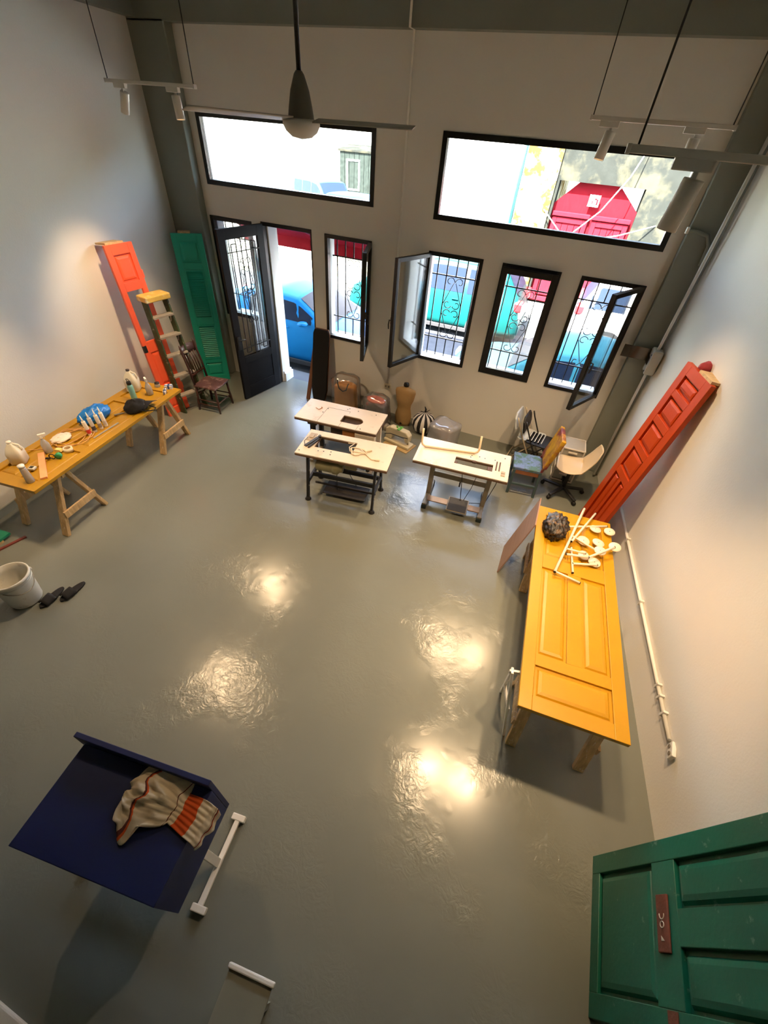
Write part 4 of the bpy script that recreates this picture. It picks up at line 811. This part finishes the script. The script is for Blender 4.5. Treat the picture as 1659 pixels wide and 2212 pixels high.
# white shell swivel chair
t = thing('swivel_chair', 'white moulded shell chair on a black five-star base', 'chair', (.86, 5.44, 0), R(0))     # back toward +x
def shell(u, v):
    y = (u-.5)*2; s = v                       # s 0 front edge .. 1 top of back
    if s < .55:
        k = s/.55; x = -.22+.36*k; z = .47-.035*math.sin(math.pi*k)+.01*(1-k); hw_ = .205+.025*math.sin(math.pi*k); lift = .05*abs(y)**2.5*(.35+k*.9)
    else:
        k = (s-.55)/.45; x = .14+.13*math.sin(k*1.4); z = .47+.36*k**1.05; hw_ = .215-.03*k-.08*max(0, k-.75)**1.2*3; lift = 0; x -= .06*abs(y)**2.2*(1-.5*k)
    if s < .12: hw_ -= .05*(1-s/.12)**2
    return Vector((x, y*hw_, z+lift))
b = MB(); b.grid(shell, 17, 27); b.build('shell', mat('ivory_shell', (226, 206, 172), .28, var=.02), t, solid=.012)
b = MB(); b.tube([(0, 0, .06), (0, 0, .43)], .025, 10); b.cbox((0, 0, .43), (.2, .16, .02)); b.build('column', M_RUBBER, t)
for k in range(5):
    a = 2*math.pi*k/5+.35; b = MB(); b.bar((.02*math.cos(a), .02*math.sin(a), .10), (.30*math.cos(a), .30*math.sin(a), .075), .05, .03); b.build('base_arm', MBK, t, bevel=.008)
    cx_, cy_ = .30*math.cos(a), .30*math.sin(a); b = MB(); b.lathe([(.0, -.02), (.028, -.02), (.03, 0), (.028, .02), (0, .02)], 12, mtx=Matrix.Translation((cx_, cy_, .03)) @ Matrix.Rotation(a, 4, 'Z') @ Matrix.Rotation(R(90), 4, 'X')); b.tube([(cx_, cy_, .05), (cx_, cy_, .08)], .008, 6); b.build('caster', M_RUBBER, t)

# ------------------------------------------------------------------ on and beside the right yellow table
ZT = .80
def fold_bundle(name, label, cat, c, sx, sy, sz, m, seed, n=40, mm=24, amp=.35):
    b = MB(); rnd = random.Random(seed)
    dirs = [(Vector((rnd.gauss(0, 1), rnd.gauss(0, 1), rnd.gauss(0, 1))).normalized(), rnd.uniform(4, 13), rnd.uniform(0, 6)) for _ in range(12)]
    def f(u, v):
        a = 2*math.pi*u; e = -math.pi/2+math.pi*v; d = Vector((math.cos(e)*math.cos(a), math.cos(e)*math.sin(a), math.sin(e)))
        k = 1+amp*sum(1-abs(math.sin(q[1]*d.dot(q[0])+q[2]))*2 for q in dirs)/12
        z = max(-.6, d.z*k); return Vector((c[0]+sx*k*d.x, c[1]+sy*k*d.y, c[2]+sz*(z+.6)))
    b.grid(f, n, mm, True, True); return tag(b.build(name, m), label, cat)
fold_bundle('plastic_bundle', 'crumpled black and brown plastic bundle on the right yellow table', 'bundle', (.665, 3.575, ZT), .135, .20, .115, mat('black_plastic_film', (26, 23, 21), .5, var=.35, scale=16, alt=(104, 80, 56), altamt=.44, altscale=22), 5, 64, 40, .34)
t = leaning('plywood_sheet', 'brown plywood sheet leaning on the left edge of the right yellow table', 'board', (.285, 3.95, 0), (.285, 3.48, 0), (.462, 3.97, .88), .47)
MPB = mat('brown_plywood', (150, 118, 102), .6, var=.1, scale=3, stretch=(1, 8, 1))
b = MB(); b.box((-.235, 0, -.006), (.235, .90, .006)); b.build('sheet', MPB, t)
b = MB(); b.box((-.237, 0, -.0055), (-.235, .90, .0055)); b.build('edge', M_PINE, t)
MWB = mat('white_bracket_paint', (228, 216, 196), .4, var=.03)
def bracket(label, bars, discs, z0=.0):
    t = thing('display_bracket', label, 'bracket', (0, 0, 0), 0, 'white brackets piled on the right table')
    for (a, c, zz, r) in bars:
        b = MB(); b.tube([(a[0], a[1], ZT+zz[0]), (c[0], c[1], ZT+zz[1])], r, 8); b.build('tube', MWB, t)
        for p, z in ((a, zz[0]), (c, zz[1])):
            d = (Vector(c)-Vector(a)).normalized()*(.012 if p is a else -.012)
            b = MB(); b.tube([(p[0]-d[0]*.5, p[1]-d[1]*.5, ZT+z), (p[0], p[1], ZT+z)], r*1.03, 8); b.build('end_cap', M_RUBBER, t)
    for (x, y, z, r, tx, ty) in discs:
        b = MB(); b.lathe([(0, -.006), (r*.97, -.006), (r, 0), (r*.97, .006), (0, .006)], 24, mtx=Matrix.Translation((x, y, ZT+z)) @ Matrix.Rotation(R(tx), 4, 'X') @ Matrix.Rotation(R(ty), 4, 'Y')); di = b.build('disc', MWB, t)
        b = MB(); b.lathe([(.004, 0), (.004, .009), (0, .01)], 8, c=(x, y, ZT+z)); b.build('bolt', mat('bolt_brass', (120, 92, 60), .4, .6), di)
    return t
bracket('longest white bracket pole lying across the pile on the right table', [((.93, 4.0), (.72, 2.95), (.075, .05), .013), ((.72, 2.96), (.96, 2.95), (.045, .016), .011)], [])
bracket('white bracket with two discs at the near side of the pile', [((.80, 3.21), (1.0, 3.25), (.07, .085), .012), ((1.0, 3.25), (1.23, 3.49), (.085, .10), .012), ((.80, 3.30), (.98, 3.33), (.06, .05), .010)], [(1.24, 3.51, .09, .058, 8, -6), (1.11, 3.41, .07, .056, 6, -4)])
bracket('white bracket with short legs and two discs under the pile', [((.85, 3.37), (.89, 3.05), (.03, .016), .011), ((.88, 3.16), (1.10, 3.24), (.025, .03), .011)], [(1.08, 3.28, .018, .06, 2, 2), (.97, 3.31, .035, .055, 4, 6)])
bracket('white bracket whose arm reaches beside the dark bundle', [((.79, 3.67), (1.18, 3.86), (.03, .04), .011), ((1.06, 4.02), (.83, 3.40), (.04, .085), .011)], [(1.07, 3.77, .03, .058, -4, 2), (1.21, 3.79, .035, .055, 3, -5)])
bracket('white bracket with two overlapping discs in the middle of the pile', [((.84, 3.52), (1.08, 3.42), (.055, .05), .011)], [(.96, 3.53, .03, .062, 4, 3), (1.10, 3.55, .045, .060, -5, 4)])
# ------------------------------------------------------------------ clutter on the ochre table
M_MILK = mat('milky_plastic', (226, 222, 206), .4, var=.03); M_CLR = clear_mat('clear_bottle', (246, 246, 246), .5, .34, .06, (220, 222, 224))
def jug(label, p, rz, h=.26, w=.075, cap=(240, 238, 230)):
    t = thing('plastic_jug', label, 'jug', p, rz); b = MB()
    PJ = [(.9, 0), (1, .03), (1, .50), (.92, .60), (.66, .76), (.34, .88), (.30, .93)]
    b.grid(lambda u, v: (lambda q: Vector((w*q[0]*(abs(math.cos(2*math.pi*u))**6+abs(math.sin(2*math.pi*u))**6)**(-1/6)*math.cos(2*math.pi*u), w*q[0]*(abs(math.cos(2*math.pi*u))**6+abs(math.sin(2*math.pi*u))**6)**(-1/6)*math.sin(2*math.pi*u), h*q[1])))(PJ[min(6, int(round(v*6)))]), 28, 7, True, True); n0 = len(b.v); b.f.append(list(range(28))[::-1]); b.f.append([n0-28+i for i in range(28)]); b.build('body', M_MILK, t)
    b = MB(); b.tube([(w*.75, 0, h*.5), (w*1.05, 0, h*.62), (w*.9, 0, h*.80), (w*.3, 0, h*.9)], .012, 8); b.build('handle', M_MILK, t)
    b = MB(); b.lathe([(.024, 0), (.024, .024), (0, .026)], 14, c=(0, 0, h*.92)); b.build('cap', mat('cap_'+str(cap[0]), cap, .5), t)
    return t
def spray(label, p, rz, m=M_CLR, h=.24):
    t = thing('spray_bottle', label, 'spray bottle', p, rz)
    b = MB(); b.lathe([(.0, 0), (.04, 0), (.043, .01), (.043, h*.42), (.036, h*.52), (.022, h*.66), (.014, h*.72), (.014, h*.78)], 18); b.build('bottle', m, t)
    b = MB(); b.lathe([(.0, .004), (.038, .004), (.038, h*.2), (0, h*.2)], 16); b.build('liquid', clear_mat('liquid_pale', (214, 206, 190), .2, .2), t)
    b = MB(); b.lathe([(.017, h*.76), (.017, h*.86), (.012, h*.9)], 12); b.box((-.02, -.012, h*.88), (.055, .012, h*.99)); b.bar((.035, 0, h*.88), (.028, 0, h*.72), .012, .008); b.build('trigger_head', mat('spray_white', (238, 236, 230), .4), t, bevel=.003)
    return t
jug('white handled jug at the near end of the ochre table', (-5.03, 1.97, ZT), R(40))
spray('clear spray bottle with white trigger at the near end of the ochre table', (-4.93, 2.23, ZT), R(60))
t = thing('plastic_cup', 'tall clear plastic bottle near the edge of the ochre table', 'bottle', (-4.61, 1.78, ZT)); b = MB(); b.lathe([(.0, 0), (.036, 0), (.040, .01), (.034, .12), (.03, .17), (.027, .19)], 18); b.build('body', M_CLR, t)
b = MB(); b.lathe([(.03, .188), (.032, .215), (.0, .218)], 16); b.build('lid', mat('cup_lid', (226, 226, 222), .4), t)
b = MB(); b.lathe([(.0, .003), (.035, .003), (.036, .04), (0, .04)], 16); b.build('liquid', MATS['liquid_pale'], t)
b = MB(); b.bar((-4.96, 2.16, ZT+.012), (-4.53, 1.87, ZT+.012), .062, .02); tag(b.build('wood_offcut', mat('peach_wood', (228, 156, 106), .6, var=.1)), 'peach coloured wood offcut lying across the ochre table', 'wood strip')
t = thing('tape_dispenser', 'black and green tape gun on the ochre table', 'tape gun', (-4.77, 2.16, ZT), R(30)); b = MB(); b.tube([(.03*math.cos(R(a)), -.005, .035+.03*math.sin(R(a))) for a in range(0, 360, 30)], .006, 6, closed=True); b.bar((-.03, 0, .01), (-.08, 0, .008), .02, .012); b.build('frame', M_RUBBER, t)
b = MB(); b.lathe([(.012, -.02), (.033, -.02), (.033, .02), (.012, .02)], 18, mtx=Matrix.Translation((.06, .01, .034)) @ Matrix.Rotation(R(90), 4, 'X')); b.build('roll', mat('green_tape', (40, 136, 84), .5), t)
b = MB(); b.prism([(-.04, 0), (.045, 0), (.035, .028), (-.02, .03)], -.022, .022, Matrix.Rotation(R(90), 4, 'X')); tag(b.build('foam_wedge', mat('pale_yellow_foam', (232, 208, 130), .9), None, (-4.86, 2.29, ZT), (0, 0, R(20))), 'pale yellow foam wedge on the ochre table', 'foam')
def roll(label, p, r=.05, h=.045, col=(214, 204, 178)):
    t = thing('tape_roll', label, 'tape', p); b = MB(); b.lathe([(r*.68, 0), (r, 0), (r, h), (r*.68, h), (r*.68, 0)], 24, caps=False); b.build('tape', mat('tape_%d' % col[0], col, .6), t)
    b = MB(); b.lathe([(r*.60, .001), (r*.675, .001), (r*.675, h-.001), (r*.60, h-.001), (r*.60, .001)], 24, caps=False); b.build('core', mat('tape_core', (168, 140, 100), .8), t)
roll('beige masking tape roll on the ochre table', (-4.76, 2.34, ZT))
t = thing('tape_measure', 'small grey square tape measure on the ochre table', 'tape measure', (-4.79, 1.93, ZT), R(20)); b = MB(); b.box((-.035, -.03, 0), (.035, .03, .028)); b.build('case', mat('case_grey', (196, 194, 186), .4), t, bevel=.008)
b = MB(); b.box((-.018, -.016, .028), (.018, .016, .031)); b.build('face', M_BLACK, t)
fold_bundle('crumpled_bag', 'crumpled white plastic bag lying on the ochre table', 'bag', (-5.03, 2.47, ZT), .10, .12, .035, mat('white_film', (226, 214, 200), .4, var=.1, scale=12, alt=(186, 120, 110), altamt=.36, altscale=12), 8, amp=.25)
t = thing('cord_coil', 'loose coil of tan cord on the ochre table', 'cord', (-4.95, 2.56, ZT)); b = MB()
b.tube([(.16*math.cos(k*.5)*(1+.25*math.sin(k*.37))+.03*math.sin(k*.9), .20*math.sin(k*.5)*(1+.2*math.cos(k*.61)), .006+.0018*(k % 8)) for k in range(46)]+[(-.05, -.30, .005), (-.20, -.42, .005), (-.22, -.50, .005)], .0045, 6); b.build('cord', mat('tan_cord', (206, 156, 98), .7), t)
def caulk(label, p, rz, lean, col, band):
    t = thing('caulk_tube', label, 'caulk tube', p, 0, 'caulk tubes standing on the ochre table', rot=(R(lean), 0, R(rz)))
    b = MB(); b.lathe([(.0, 0), (.022, 0), (.0225, .004), (.0225, .19), (.02, .196), (.0, .197)], 18); b.build('barrel', mat('caulk_%d_%d' % (col[0], col[2]), col, .4), t)
    b = MB(); b.lathe([(.012, .196), (.009, .215), (.004, .275), (.0, .276)], 12); b.build('nozzle', mat('nozzle_white', (236, 232, 224), .4), t)
    b = MB(); b.lathe([(.0229, .03), (.0229, .085)], 18, caps=False); b.build('band', mat('band_%d_%d' % (band[0], band[2]), band, .5), t)
caulk('white caulk tube with red band, nearest of the standing four', (-4.83, 2.69, ZT), 0, 4, (226, 218, 206), (200, 52, 48))
caulk('dark printed caulk tube, second of the standing four', (-4.84, 2.77, ZT), 10, 3, (198, 192, 186), (64, 62, 72))
caulk('pale caulk tube with tall nozzle, third of the standing four', (-4.83, 2.85, ZT), 0, 2, (214, 206, 194), (150, 140, 134))
caulk('white caulk tube at the far end of the standing four', (-4.83, 2.92, ZT), 5, 2, (232, 224, 212), (206, 198, 190))
fold_bundle('blue_bag', 'crumpled bright blue plastic bag behind the caulk tubes', 'bag', (-5.07, 2.98, ZT), .12, .23, .115, mat('blue_film', (18, 112, 196), .35, var=.2, scale=10), 21, amp=.3)
b = MB(); b.bar((-4.73, 2.65, ZT+.006), (-4.76, 3.04, ZT+.006), .012, .012); tag(b.build('clear_rod', clear_mat('clear_rod', (236, 232, 222), .5, .3)), 'thin clear rod lying along the edge of the ochre table', 'rod')
t = thing('utility_knife', 'grey utility knife beside the blue bag', 'knife', (-4.92, 3.20, ZT), R(60)); b = MB(); b.box((-.06, -.012, 0), (.05, .012, .014)); b.build('handle', mat('knife_grey', (120, 116, 112), .4), t, bevel=.004)
b = MB(); b.box((.05, -.007, .004), (.08, .007, .007)); b.build('blade', M_STEEL, t)
t = thing('black_cap', 'black cap with white lettering and strap on the ochre table', 'cap', (-4.83, 3.40, ZT), R(10))
b = MB(); lumpy(b, (0, 0, 0), .13, .155, .085, seed=14, amp=.14); b.build('crown', mat('cap_black_cloth', (20, 19, 20), .95, var=.2, scale=20), t)
b = MB(); b.grid(lambda u, v: Vector((.06+.12*v, -.05+.26*u, .03+.05*math.sin(math.pi*u)*(1-.4*v)+.03*v)), 9, 5); b.build('brim', MATS['cap_black_cloth'], t, solid=.006)
b = MB(); b.tube([(.10, -.08, .05), (.20, -.05, .04), (.25, .03, .02), (.22, .10, .015), (.12, .10, .03)], .007, 6); b.build('strap', MATS['cap_black_cloth'], t)
b = MB()
for k in range(4):
    y = .0+k*.026; b.bar((.122, y, .055), (.118, y+.006, .085), .005, .004); b.bar((.118, y+.006, .085), (.122, y+.014, .056), .005, .004)
b.build('lettering', mat('white_thread', (232, 232, 232), .8), t)
t = thing('water_flask', 'pale teal metal water flask with black lid on the ochre table', 'flask', (-5.06, 3.59, ZT)); b = MB(); b.lathe([(.0, 0), (.036, 0), (.038, .01), (.038, .19), (.03, .215), (.025, .22)], 20); b.build('body', mat('flask_teal', (136, 196, 190), .35, .1), t)
b = MB(); b.lathe([(.028, .218), (.03, .25), (.026, .26), (.0, .262)], 16); b.tube([(-.02, 0, .26), (-.03, 0, .29), (.0, .0, .30), (.03, 0, .275), (.02, 0, .255)], .005, 6); b.build('lid', M_RUBBER, t)
jug('large clear-white gallon jug at the far end of the ochre table', (-5.28, 3.80, ZT), R(30), .30, .085, (60, 50, 46))
spray('clear spray bottle at the far end of the ochre table', (-4.99, 3.80, ZT), R(150))
t = thing('glass_jar', 'small jar with black lid at the far end of the ochre table', 'jar', (-5.07, 4.02, ZT)); b = MB(); b.lathe([(.0, 0), (.034, 0), (.036, .01), (.036, .045), (.03, .05)], 18); b.build('body', M_CLR, t); b = MB(); b.lathe([(.034, .05), (.034, .066), (0, .067)], 18); b.build('lid', M_BLACK, t)
def paintbox(label, p, rz, s):
    t = thing('paint_carton', label, 'carton', p, rz); b = MB(); b.box((-s[0]/2, -s[1]/2, 0), (s[0]/2, s[1]/2, s[2])); b.build('carton', mat('carton_white', (226, 228, 232), .5), t, bevel=.002)
    b = MB(); b.box((-s[0]/2-.001, -s[1]*.3, .004), (s[0]/2+.001, s[1]*.05, s[2]+.001)); b.box((-s[0]*.1, -s[1]/2-.001, .004), (s[0]*.15, s[1]/2+.001, s[2]+.001)); b.build('print', mat('carton_blue', (42, 74, 136), .5), t)
paintbox('larger blue and white carton on the far corner of the ochre table', (-4.90, 4.06, ZT), R(35), (.10, .07, .05))
paintbox('slim blue and white carton beside the larger one on the ochre table', (-4.86, 3.94, ZT), R(-50), (.13, .035, .035))

# ------------------------------------------------------------------ on the floor at the left
t = thing('paint_bucket', 'white paint-stained plastic bucket on the floor', 'bucket', (-4.145, .975, 0))
b = MB(); b.lathe([(.0, .008), (.135, .008), (.14, .02), (.165, .30), (.168, .34), (.178, .345), (.178, .375), (.172, .38), (.163, .378), (.155, .30), (.13, .03), (.0, .028)], 36); b.build('shell', mat('bucket_white', (212, 210, 200), .5, var=.08, scale=5, alt=(164, 150, 138), altamt=.34, altscale=6), t)
b = MB(); b.lathe([(.0, .10), (.142, .10)], 30, caps=False); b.build('residue', mat('bucket_residue', (126, 112, 88), .7, var=.2), t)
for z in (.305, .325):
    b = MB(); b.lathe([(.168, z), (.174, z+.004), (.168, z+.01)], 36, caps=False); b.build('rib', MATS['bucket_white'], t)
b = MB(); b.tube([(.17*math.cos(a), .17*math.sin(a)*.98, .32-.10*math.sin((a+1.2)/2.6*math.pi) if 0 <= (a+1.2)/2.6 <= 1 else .32) for a in [-1.2+2.6*k/14 for k in range(15)]], .004, 6); b.build('wire_handle', M_STEEL, t)
for a in (-1.2, 1.4):
    b = MB(); b.cbox((.172*math.cos(a), .172*math.sin(a), .315), (.03, .03, .03)); b.build('ear', MATS['bucket_white'], t, bevel=.006)
def slipper(label, p, rz):
    t = thing('slide_sandal', label, 'sandal', p, rz, 'black slide sandals on the floor')
    o = [(.052*math.cos(a)*(1.0 if math.sin(a) > 0 else .85), .14*math.sin(a)) for a in [2*math.pi*k/24 for k in range(24)]]
    b = MB(); b.prism(o, 0, .022); b.build('sole', mat('sandal_black', (24, 23, 24), .8, var=.1), t, bevel=.006)
    b = MB(); b.grid(lambda u, v: Vector((.055*math.cos(math.pi*u), -.01+.11*v, .016+.055*math.sin(math.pi*u)*(1-.25*v))), 13, 5); b.build('strap', MATS['sandal_black'], t, solid=.006)
slipper('black slide sandal nearer the bucket', (-3.93, 1.085, 0), R(185)); slipper('black slide sandal farther from the bucket', (-3.81, 1.225, 0), R(178))
t = thing('green_board', 'green painted board on the floor at the left edge', 'board', (-5.19, 1.02, .03), R(7)); b = MB(); b.box((-.19, -.5, 0), (.14, .46, .03)); b.build('face', mat('board_green', (16, 128, 96), .5, var=.08), t)
for y in (-.35, .3):
    b = MB(); b.box((-.19, y, -.03), (.14, y+.06, 0)); b.build('batten', M_PINE, t)
b = MB(); b.bar((-4.955, 1.55, .008), (-5.10, .95, .008), .03, .016); tag(b.build('wood_strip', mat('red_brown_strip', (120, 50, 40), .6, var=.2, scale=14)), 'red-brown wood strip on the floor beside the green board', 'strip')

# ------------------------------------------------------------------ blue cabinet, cloth, things at the bottom of the picture
t = thing('blue_workbench', 'navy blue box bench with raised back edge on white feet', 'bench', (-1.41, -.02, 0), R(7.2))
M_NAVY = mat('navy_paint', (9, 27, 80), .55, var=.06, scale=4)
b = MB(); b.box((-.44, -.27, .45), (.44, .245, .90)); b.build('body', M_NAVY, t, bevel=.004)
b = MB(); b.box((-.47, .245, .45), (.44, .275, 1.0)); b.build('back_board', M_NAVY, t, bevel=.003)
for s in (-1, 1):
    x = .43 if s > 0 else -.40
    b = MB(); b.box((x-.018, -.22, .02), (x+.018, .26, .05)); ft_ = b.build('foot_bar', M_WHITE, t, bevel=.004)
    for y in (-.23, .27):
        b = MB(); b.box((x-.05, y-.02, 0), (x+.05, y+.02, .055)); b.build('foot_end', M_WHITE, ft_, bevel=.006)
    b = MB(); b.box((x-.016, -.02, .05), (x+.008, .03, .45)); b.build('upright', M_WHITE, t, bevel=.003)
b = MB(); b.box((-.46, -.0, .2), (.41, .02, .26)); b.build('stretcher', M_WHITE, t)
def cloth_mat():
    m = bpy.data.materials.new('striped_cloth'); m.use_nodes = True; N = m.node_tree.nodes; L = m.node_tree.links; p = N['Principled BSDF']; p.inputs['Roughness'].default_value = .95
    at = N.new('ShaderNodeAttribute'); at.attribute_name = 'along'
    cr = N.new('ShaderNodeValToRGB'); cr.color_ramp.interpolation = 'CONSTANT'; e = cr.color_ramp.elements; cream, org, brn = lin((206, 192, 166)), lin((206, 84, 30)), lin((92, 44, 40))
    stops = [(0, cream), (.13, brn), (.15, org), (.165, cream), (.47, brn), (.48, cream), (.55, org), (.70, cream), (.86, brn), (.866, cream), (.88, brn), (.905, org), (.915, cream), (.93, brn), (.936, cream)]
    e[0].position = 0; e[0].color = cream; e[1].position = stops[1][0]; e[1].color = stops[1][1]
    for ps, c in stops[2:]:
        k = e.new(ps); k.color = c
    L.new(at.outputs['Fac'], cr.inputs[0])
    n = N.new('ShaderNodeTexNoise'); n.inputs['Scale'].default_value = 260; bp = N.new('ShaderNodeBump'); bp.inputs['Strength'].default_value = .35; bp.inputs['Distance'].default_value = .004; L.new(n.outputs['Fac'], bp.inputs['Height']); L.new(bp.outputs[0], p.inputs['Normal']); L.new(cr.outputs[0], p.inputs['Base Color'])
    return m
# cloth: along runs from the bunched end to the end hanging over the side of the bench
nu, nv = 72, 40; b = MB()
def ridge(t_): return 1-2*abs((t_/math.pi) % 1-.5)*1.0
def cloth(u, v):
    s_ = (v-.5)*2; bunch = max(0., 1-((u-.20)/.30)**2) if u < .5 else 0.
    hw_ = .084+.07*bunch**.6+.010*math.sin(9*u+1)
    if u < .06: hw_ *= .45+.55*(u/.06)**.5
    x = -1.425+.475*min(u, .80)/.80; y = .10+.035*math.sin(2.6*u)+s_*hw_
    x += .018*math.sin(8*s_+1.5)*(bunch+.15)
    z = .9065+.0035*(1+math.sin(22*s_+6*u))+.004*ridge(14*u+3*s_)
    z += bunch*(.038*math.exp(-(s_-.15)**2/.35)+.020*ridge(5*s_+11*u)+.014*ridge(13*u-6*s_+1)+.010*ridge(23*s_+9*u))
    if u > .80:
        k = (u-.80)/.20; x += .022*min(1, k*3)+.008*math.sin(7*s_)*k; z -= .125*k*(1+.35*math.sin(2.2*s_+.6)); y += .018*k*s_
    f1 = max(0., 1-((u-.20)/.09)**2)*max(0., (-s_-.72)/.28); y -= .075*f1; x += .03*f1; z = z*(1-f1)+.909*f1
    f2 = max(0., 1-((u-.44)/.10)**2)*max(0., (s_-.6)/.4); y += .045*f2; x += .03*f2
    return Vector((x, y, z))
b.grid(cloth, nu, nv); co = b.build('striped_cloth', cloth_mat(), solid=.004); tag(co, 'cream woven cloth with orange and brown stripes thrown on the navy bench', 'cloth')
atr = co.data.attributes.new('along', 'FLOAT', 'POINT')
for j in range(nv):
    for i in range(nu): atr.data[j*nu+i].value = i/(nu-1)+.018*math.sin(5*j/nv+3)
t = thing('grey_shelf_board', 'grey painted shelf board with white end strip near the navy bench', 'shelf board', (-.42, -.27, 0), R(6))
M_FG = mat('floor_grey_paint', (134, 133, 118), .5, var=.04)
b = MB(); b.box((-.125, -.75, .42), (.125, .0, .45)); b.build('board', M_FG, t)
b = MB(); b.box((-.135, -.01, .43), (.135, .014, .468)); b.build('end_strip', M_WHITE, t, bevel=.006)
for y in (-.7, -.12):
    b = MB(); b.box((-.1, y, 0), (.1, y+.03, .42)); b.build('leg', M_FG, t)
b = MB(); b.box((-3.4, -1.55, 0), (-1.0, -.93, .04)); tag(b.build('white_plinth', M_WALL, None, (0, 0, 0), None, bevel=.01), 'white plinth at the bottom left corner of the picture', 'plinth')

# ------------------------------------------------------------------ track lights and fan
def head(parent, x, aim, track_z, power=1., size=104):
    """a cylinder spot on a stalk; aim = point it looks at (world)"""
    h = bpy.data.objects.new('spot_head', None); C.objects.link(h); h.parent = parent; h.location = (x, 0, -.0)
    b = MB(); b.box((-.07, -.018, -.05), (.07, .018, -.012)); b.build('adapter', M_OFFW, h, bevel=.004)
    b = MB(); b.box((.01, -.008, -.115), (.03, .008, -.045)); b.build('stalk', M_OFFW, h, bevel=.003)
    piv = Vector((.02, 0, -.11)); base = Vector(parent.location)+Vector((x, 0, 0))+piv
    d = (Vector(aim)-base).normalized(); q = d.to_track_quat('-Z', 'Y').to_matrix().to_4x4(); mt = Matrix.Translation(piv) @ q
    b = MB(); b.lathe([(.0, .04), (.036, .04), (.038, .035), (.038, -.125), (.033, -.125), (.032, -.105)], 22, mtx=mt); b.build('can', M_OFFW, h)
    b = MB(); b.lathe([(.0, -.110), (.032, -.110)], 20, mtx=mt, caps=False); b.build('lens', mat('lamp_lens', (255, 226, 180), .3, emit=(255, 205, 140), estr=9.), h)
    ld = bpy.data.lights.new('spot_lamp', 'SPOT'); ld.energy = LAMP_W*power; ld.color = LAMP_COL; ld.spot_size = R(size); ld.spot_blend = .8; ld.shadow_soft_size = .065
    lo = bpy.data.objects.new('spot_lamp', ld); C.objects.link(lo); lo.parent = h; lo.matrix_local = Matrix.Translation(piv) @ q @ Matrix.Translation((0, 0, -.135))
def track(label, loc, L, heads, cables, rz=0.):
    t = thing('track_light', label, 'track light', loc, rz, 'hanging track lights')
    b = MB(); b.box((0, -.018, -.015), (L, .018, .012)); b.build('rail', M_OFFW, t, bevel=.003)
    for x in (0, L):
        b = MB(); b.box((x-.008, -.02, -.018), (x+.008, .02, .014)); b.build('end_cap', M_OFFW, t, bevel=.002)
    for x in cables:
        b = MB(); b.tube([(x, 0, .01), (x, 0, ZC-loc[2])], .0045, 6); b.build('cable', M_RUBBER, t)
    for (x, aim, pw, sz) in heads: head(t, x, aim, loc[2], pw, sz)
    return t
track('track light with two spots hanging near the left corner column', (-4.74, 4.30, 3.95), 1.06, [(.16, (-5.85, 4.35, .8), .85, 62), (.80, (-3.45, 4.0, 0), 1.0, 108)], (.02, 1.05))
track('track light with two spots above the near end of the ochre table', (-4.45, 2.15, 3.86), 1.1, [(.2, (-5.45, 1.9, .8), .8, 66), (.95, (-3.0, 2.3, 0), 1.0, 108)], (.02, 1.08))
track('far track light before the wide right window with two spots', (-.22, 4.55, 3.95), .96, [(.14, (-.6, 4.0, 0), 1.1, 108), (.72, (.5, 4.4, 0), .9, 96)], (.01, .94))
track('near track light on the right with a large visible spot', (.055, 2.30, 3.80), 1.25, [(.24, (-.1, 2.4, 0), 1.0, 104), (.80, (.9, 2.35, .8), 1.0, 78)], (.03, 1.2))
t = thing('ceiling_fan', 'ceiling fan with tapered white hub on a black rod', 'fan', (-1.80, 3.0, 3.80))
b = MB(); b.tube([(0, 0, .17), (0, 0, ZC-3.80)], .014, 10); b.build('rod', M_RUBBER, t)
b = MB(); b.lathe([(.018, .20), (.03, .185), (.055, .12), (.07, .05), (.078, .0), (.078, -.005)], 28); b.build('upper_cone', mat('fan_taupe', (112, 104, 92), .5), t)
b = MB(); b.lathe([(.078, .0), (.112, -.01), (.112, -.03), (.095, -.06), (.06, -.085), (.0, -.095)], 32); b.build('bowl', M_OFFW, t)
for k in range(3):
    b = MB(); b.grid(lambda u, v: Vector((.09+.62*u, (-.055+.11*v)*(1-.25*u), -.004+.018*(v-.5)+.006*u)), 10, 5); b.build('blade', mat('fan_blade', (186, 178, 166), .45), t, (0, 0, 0), (0, 0, R(4.7+120*k)), solid=.006)
b = MB(); b.lathe([(.0, 0), (.06, 0), (.05, .06), (.0, .07)], 20, c=(0, 0, ZC-3.80-.07)); b.build('canopy', MATS['fan_taupe'], t)
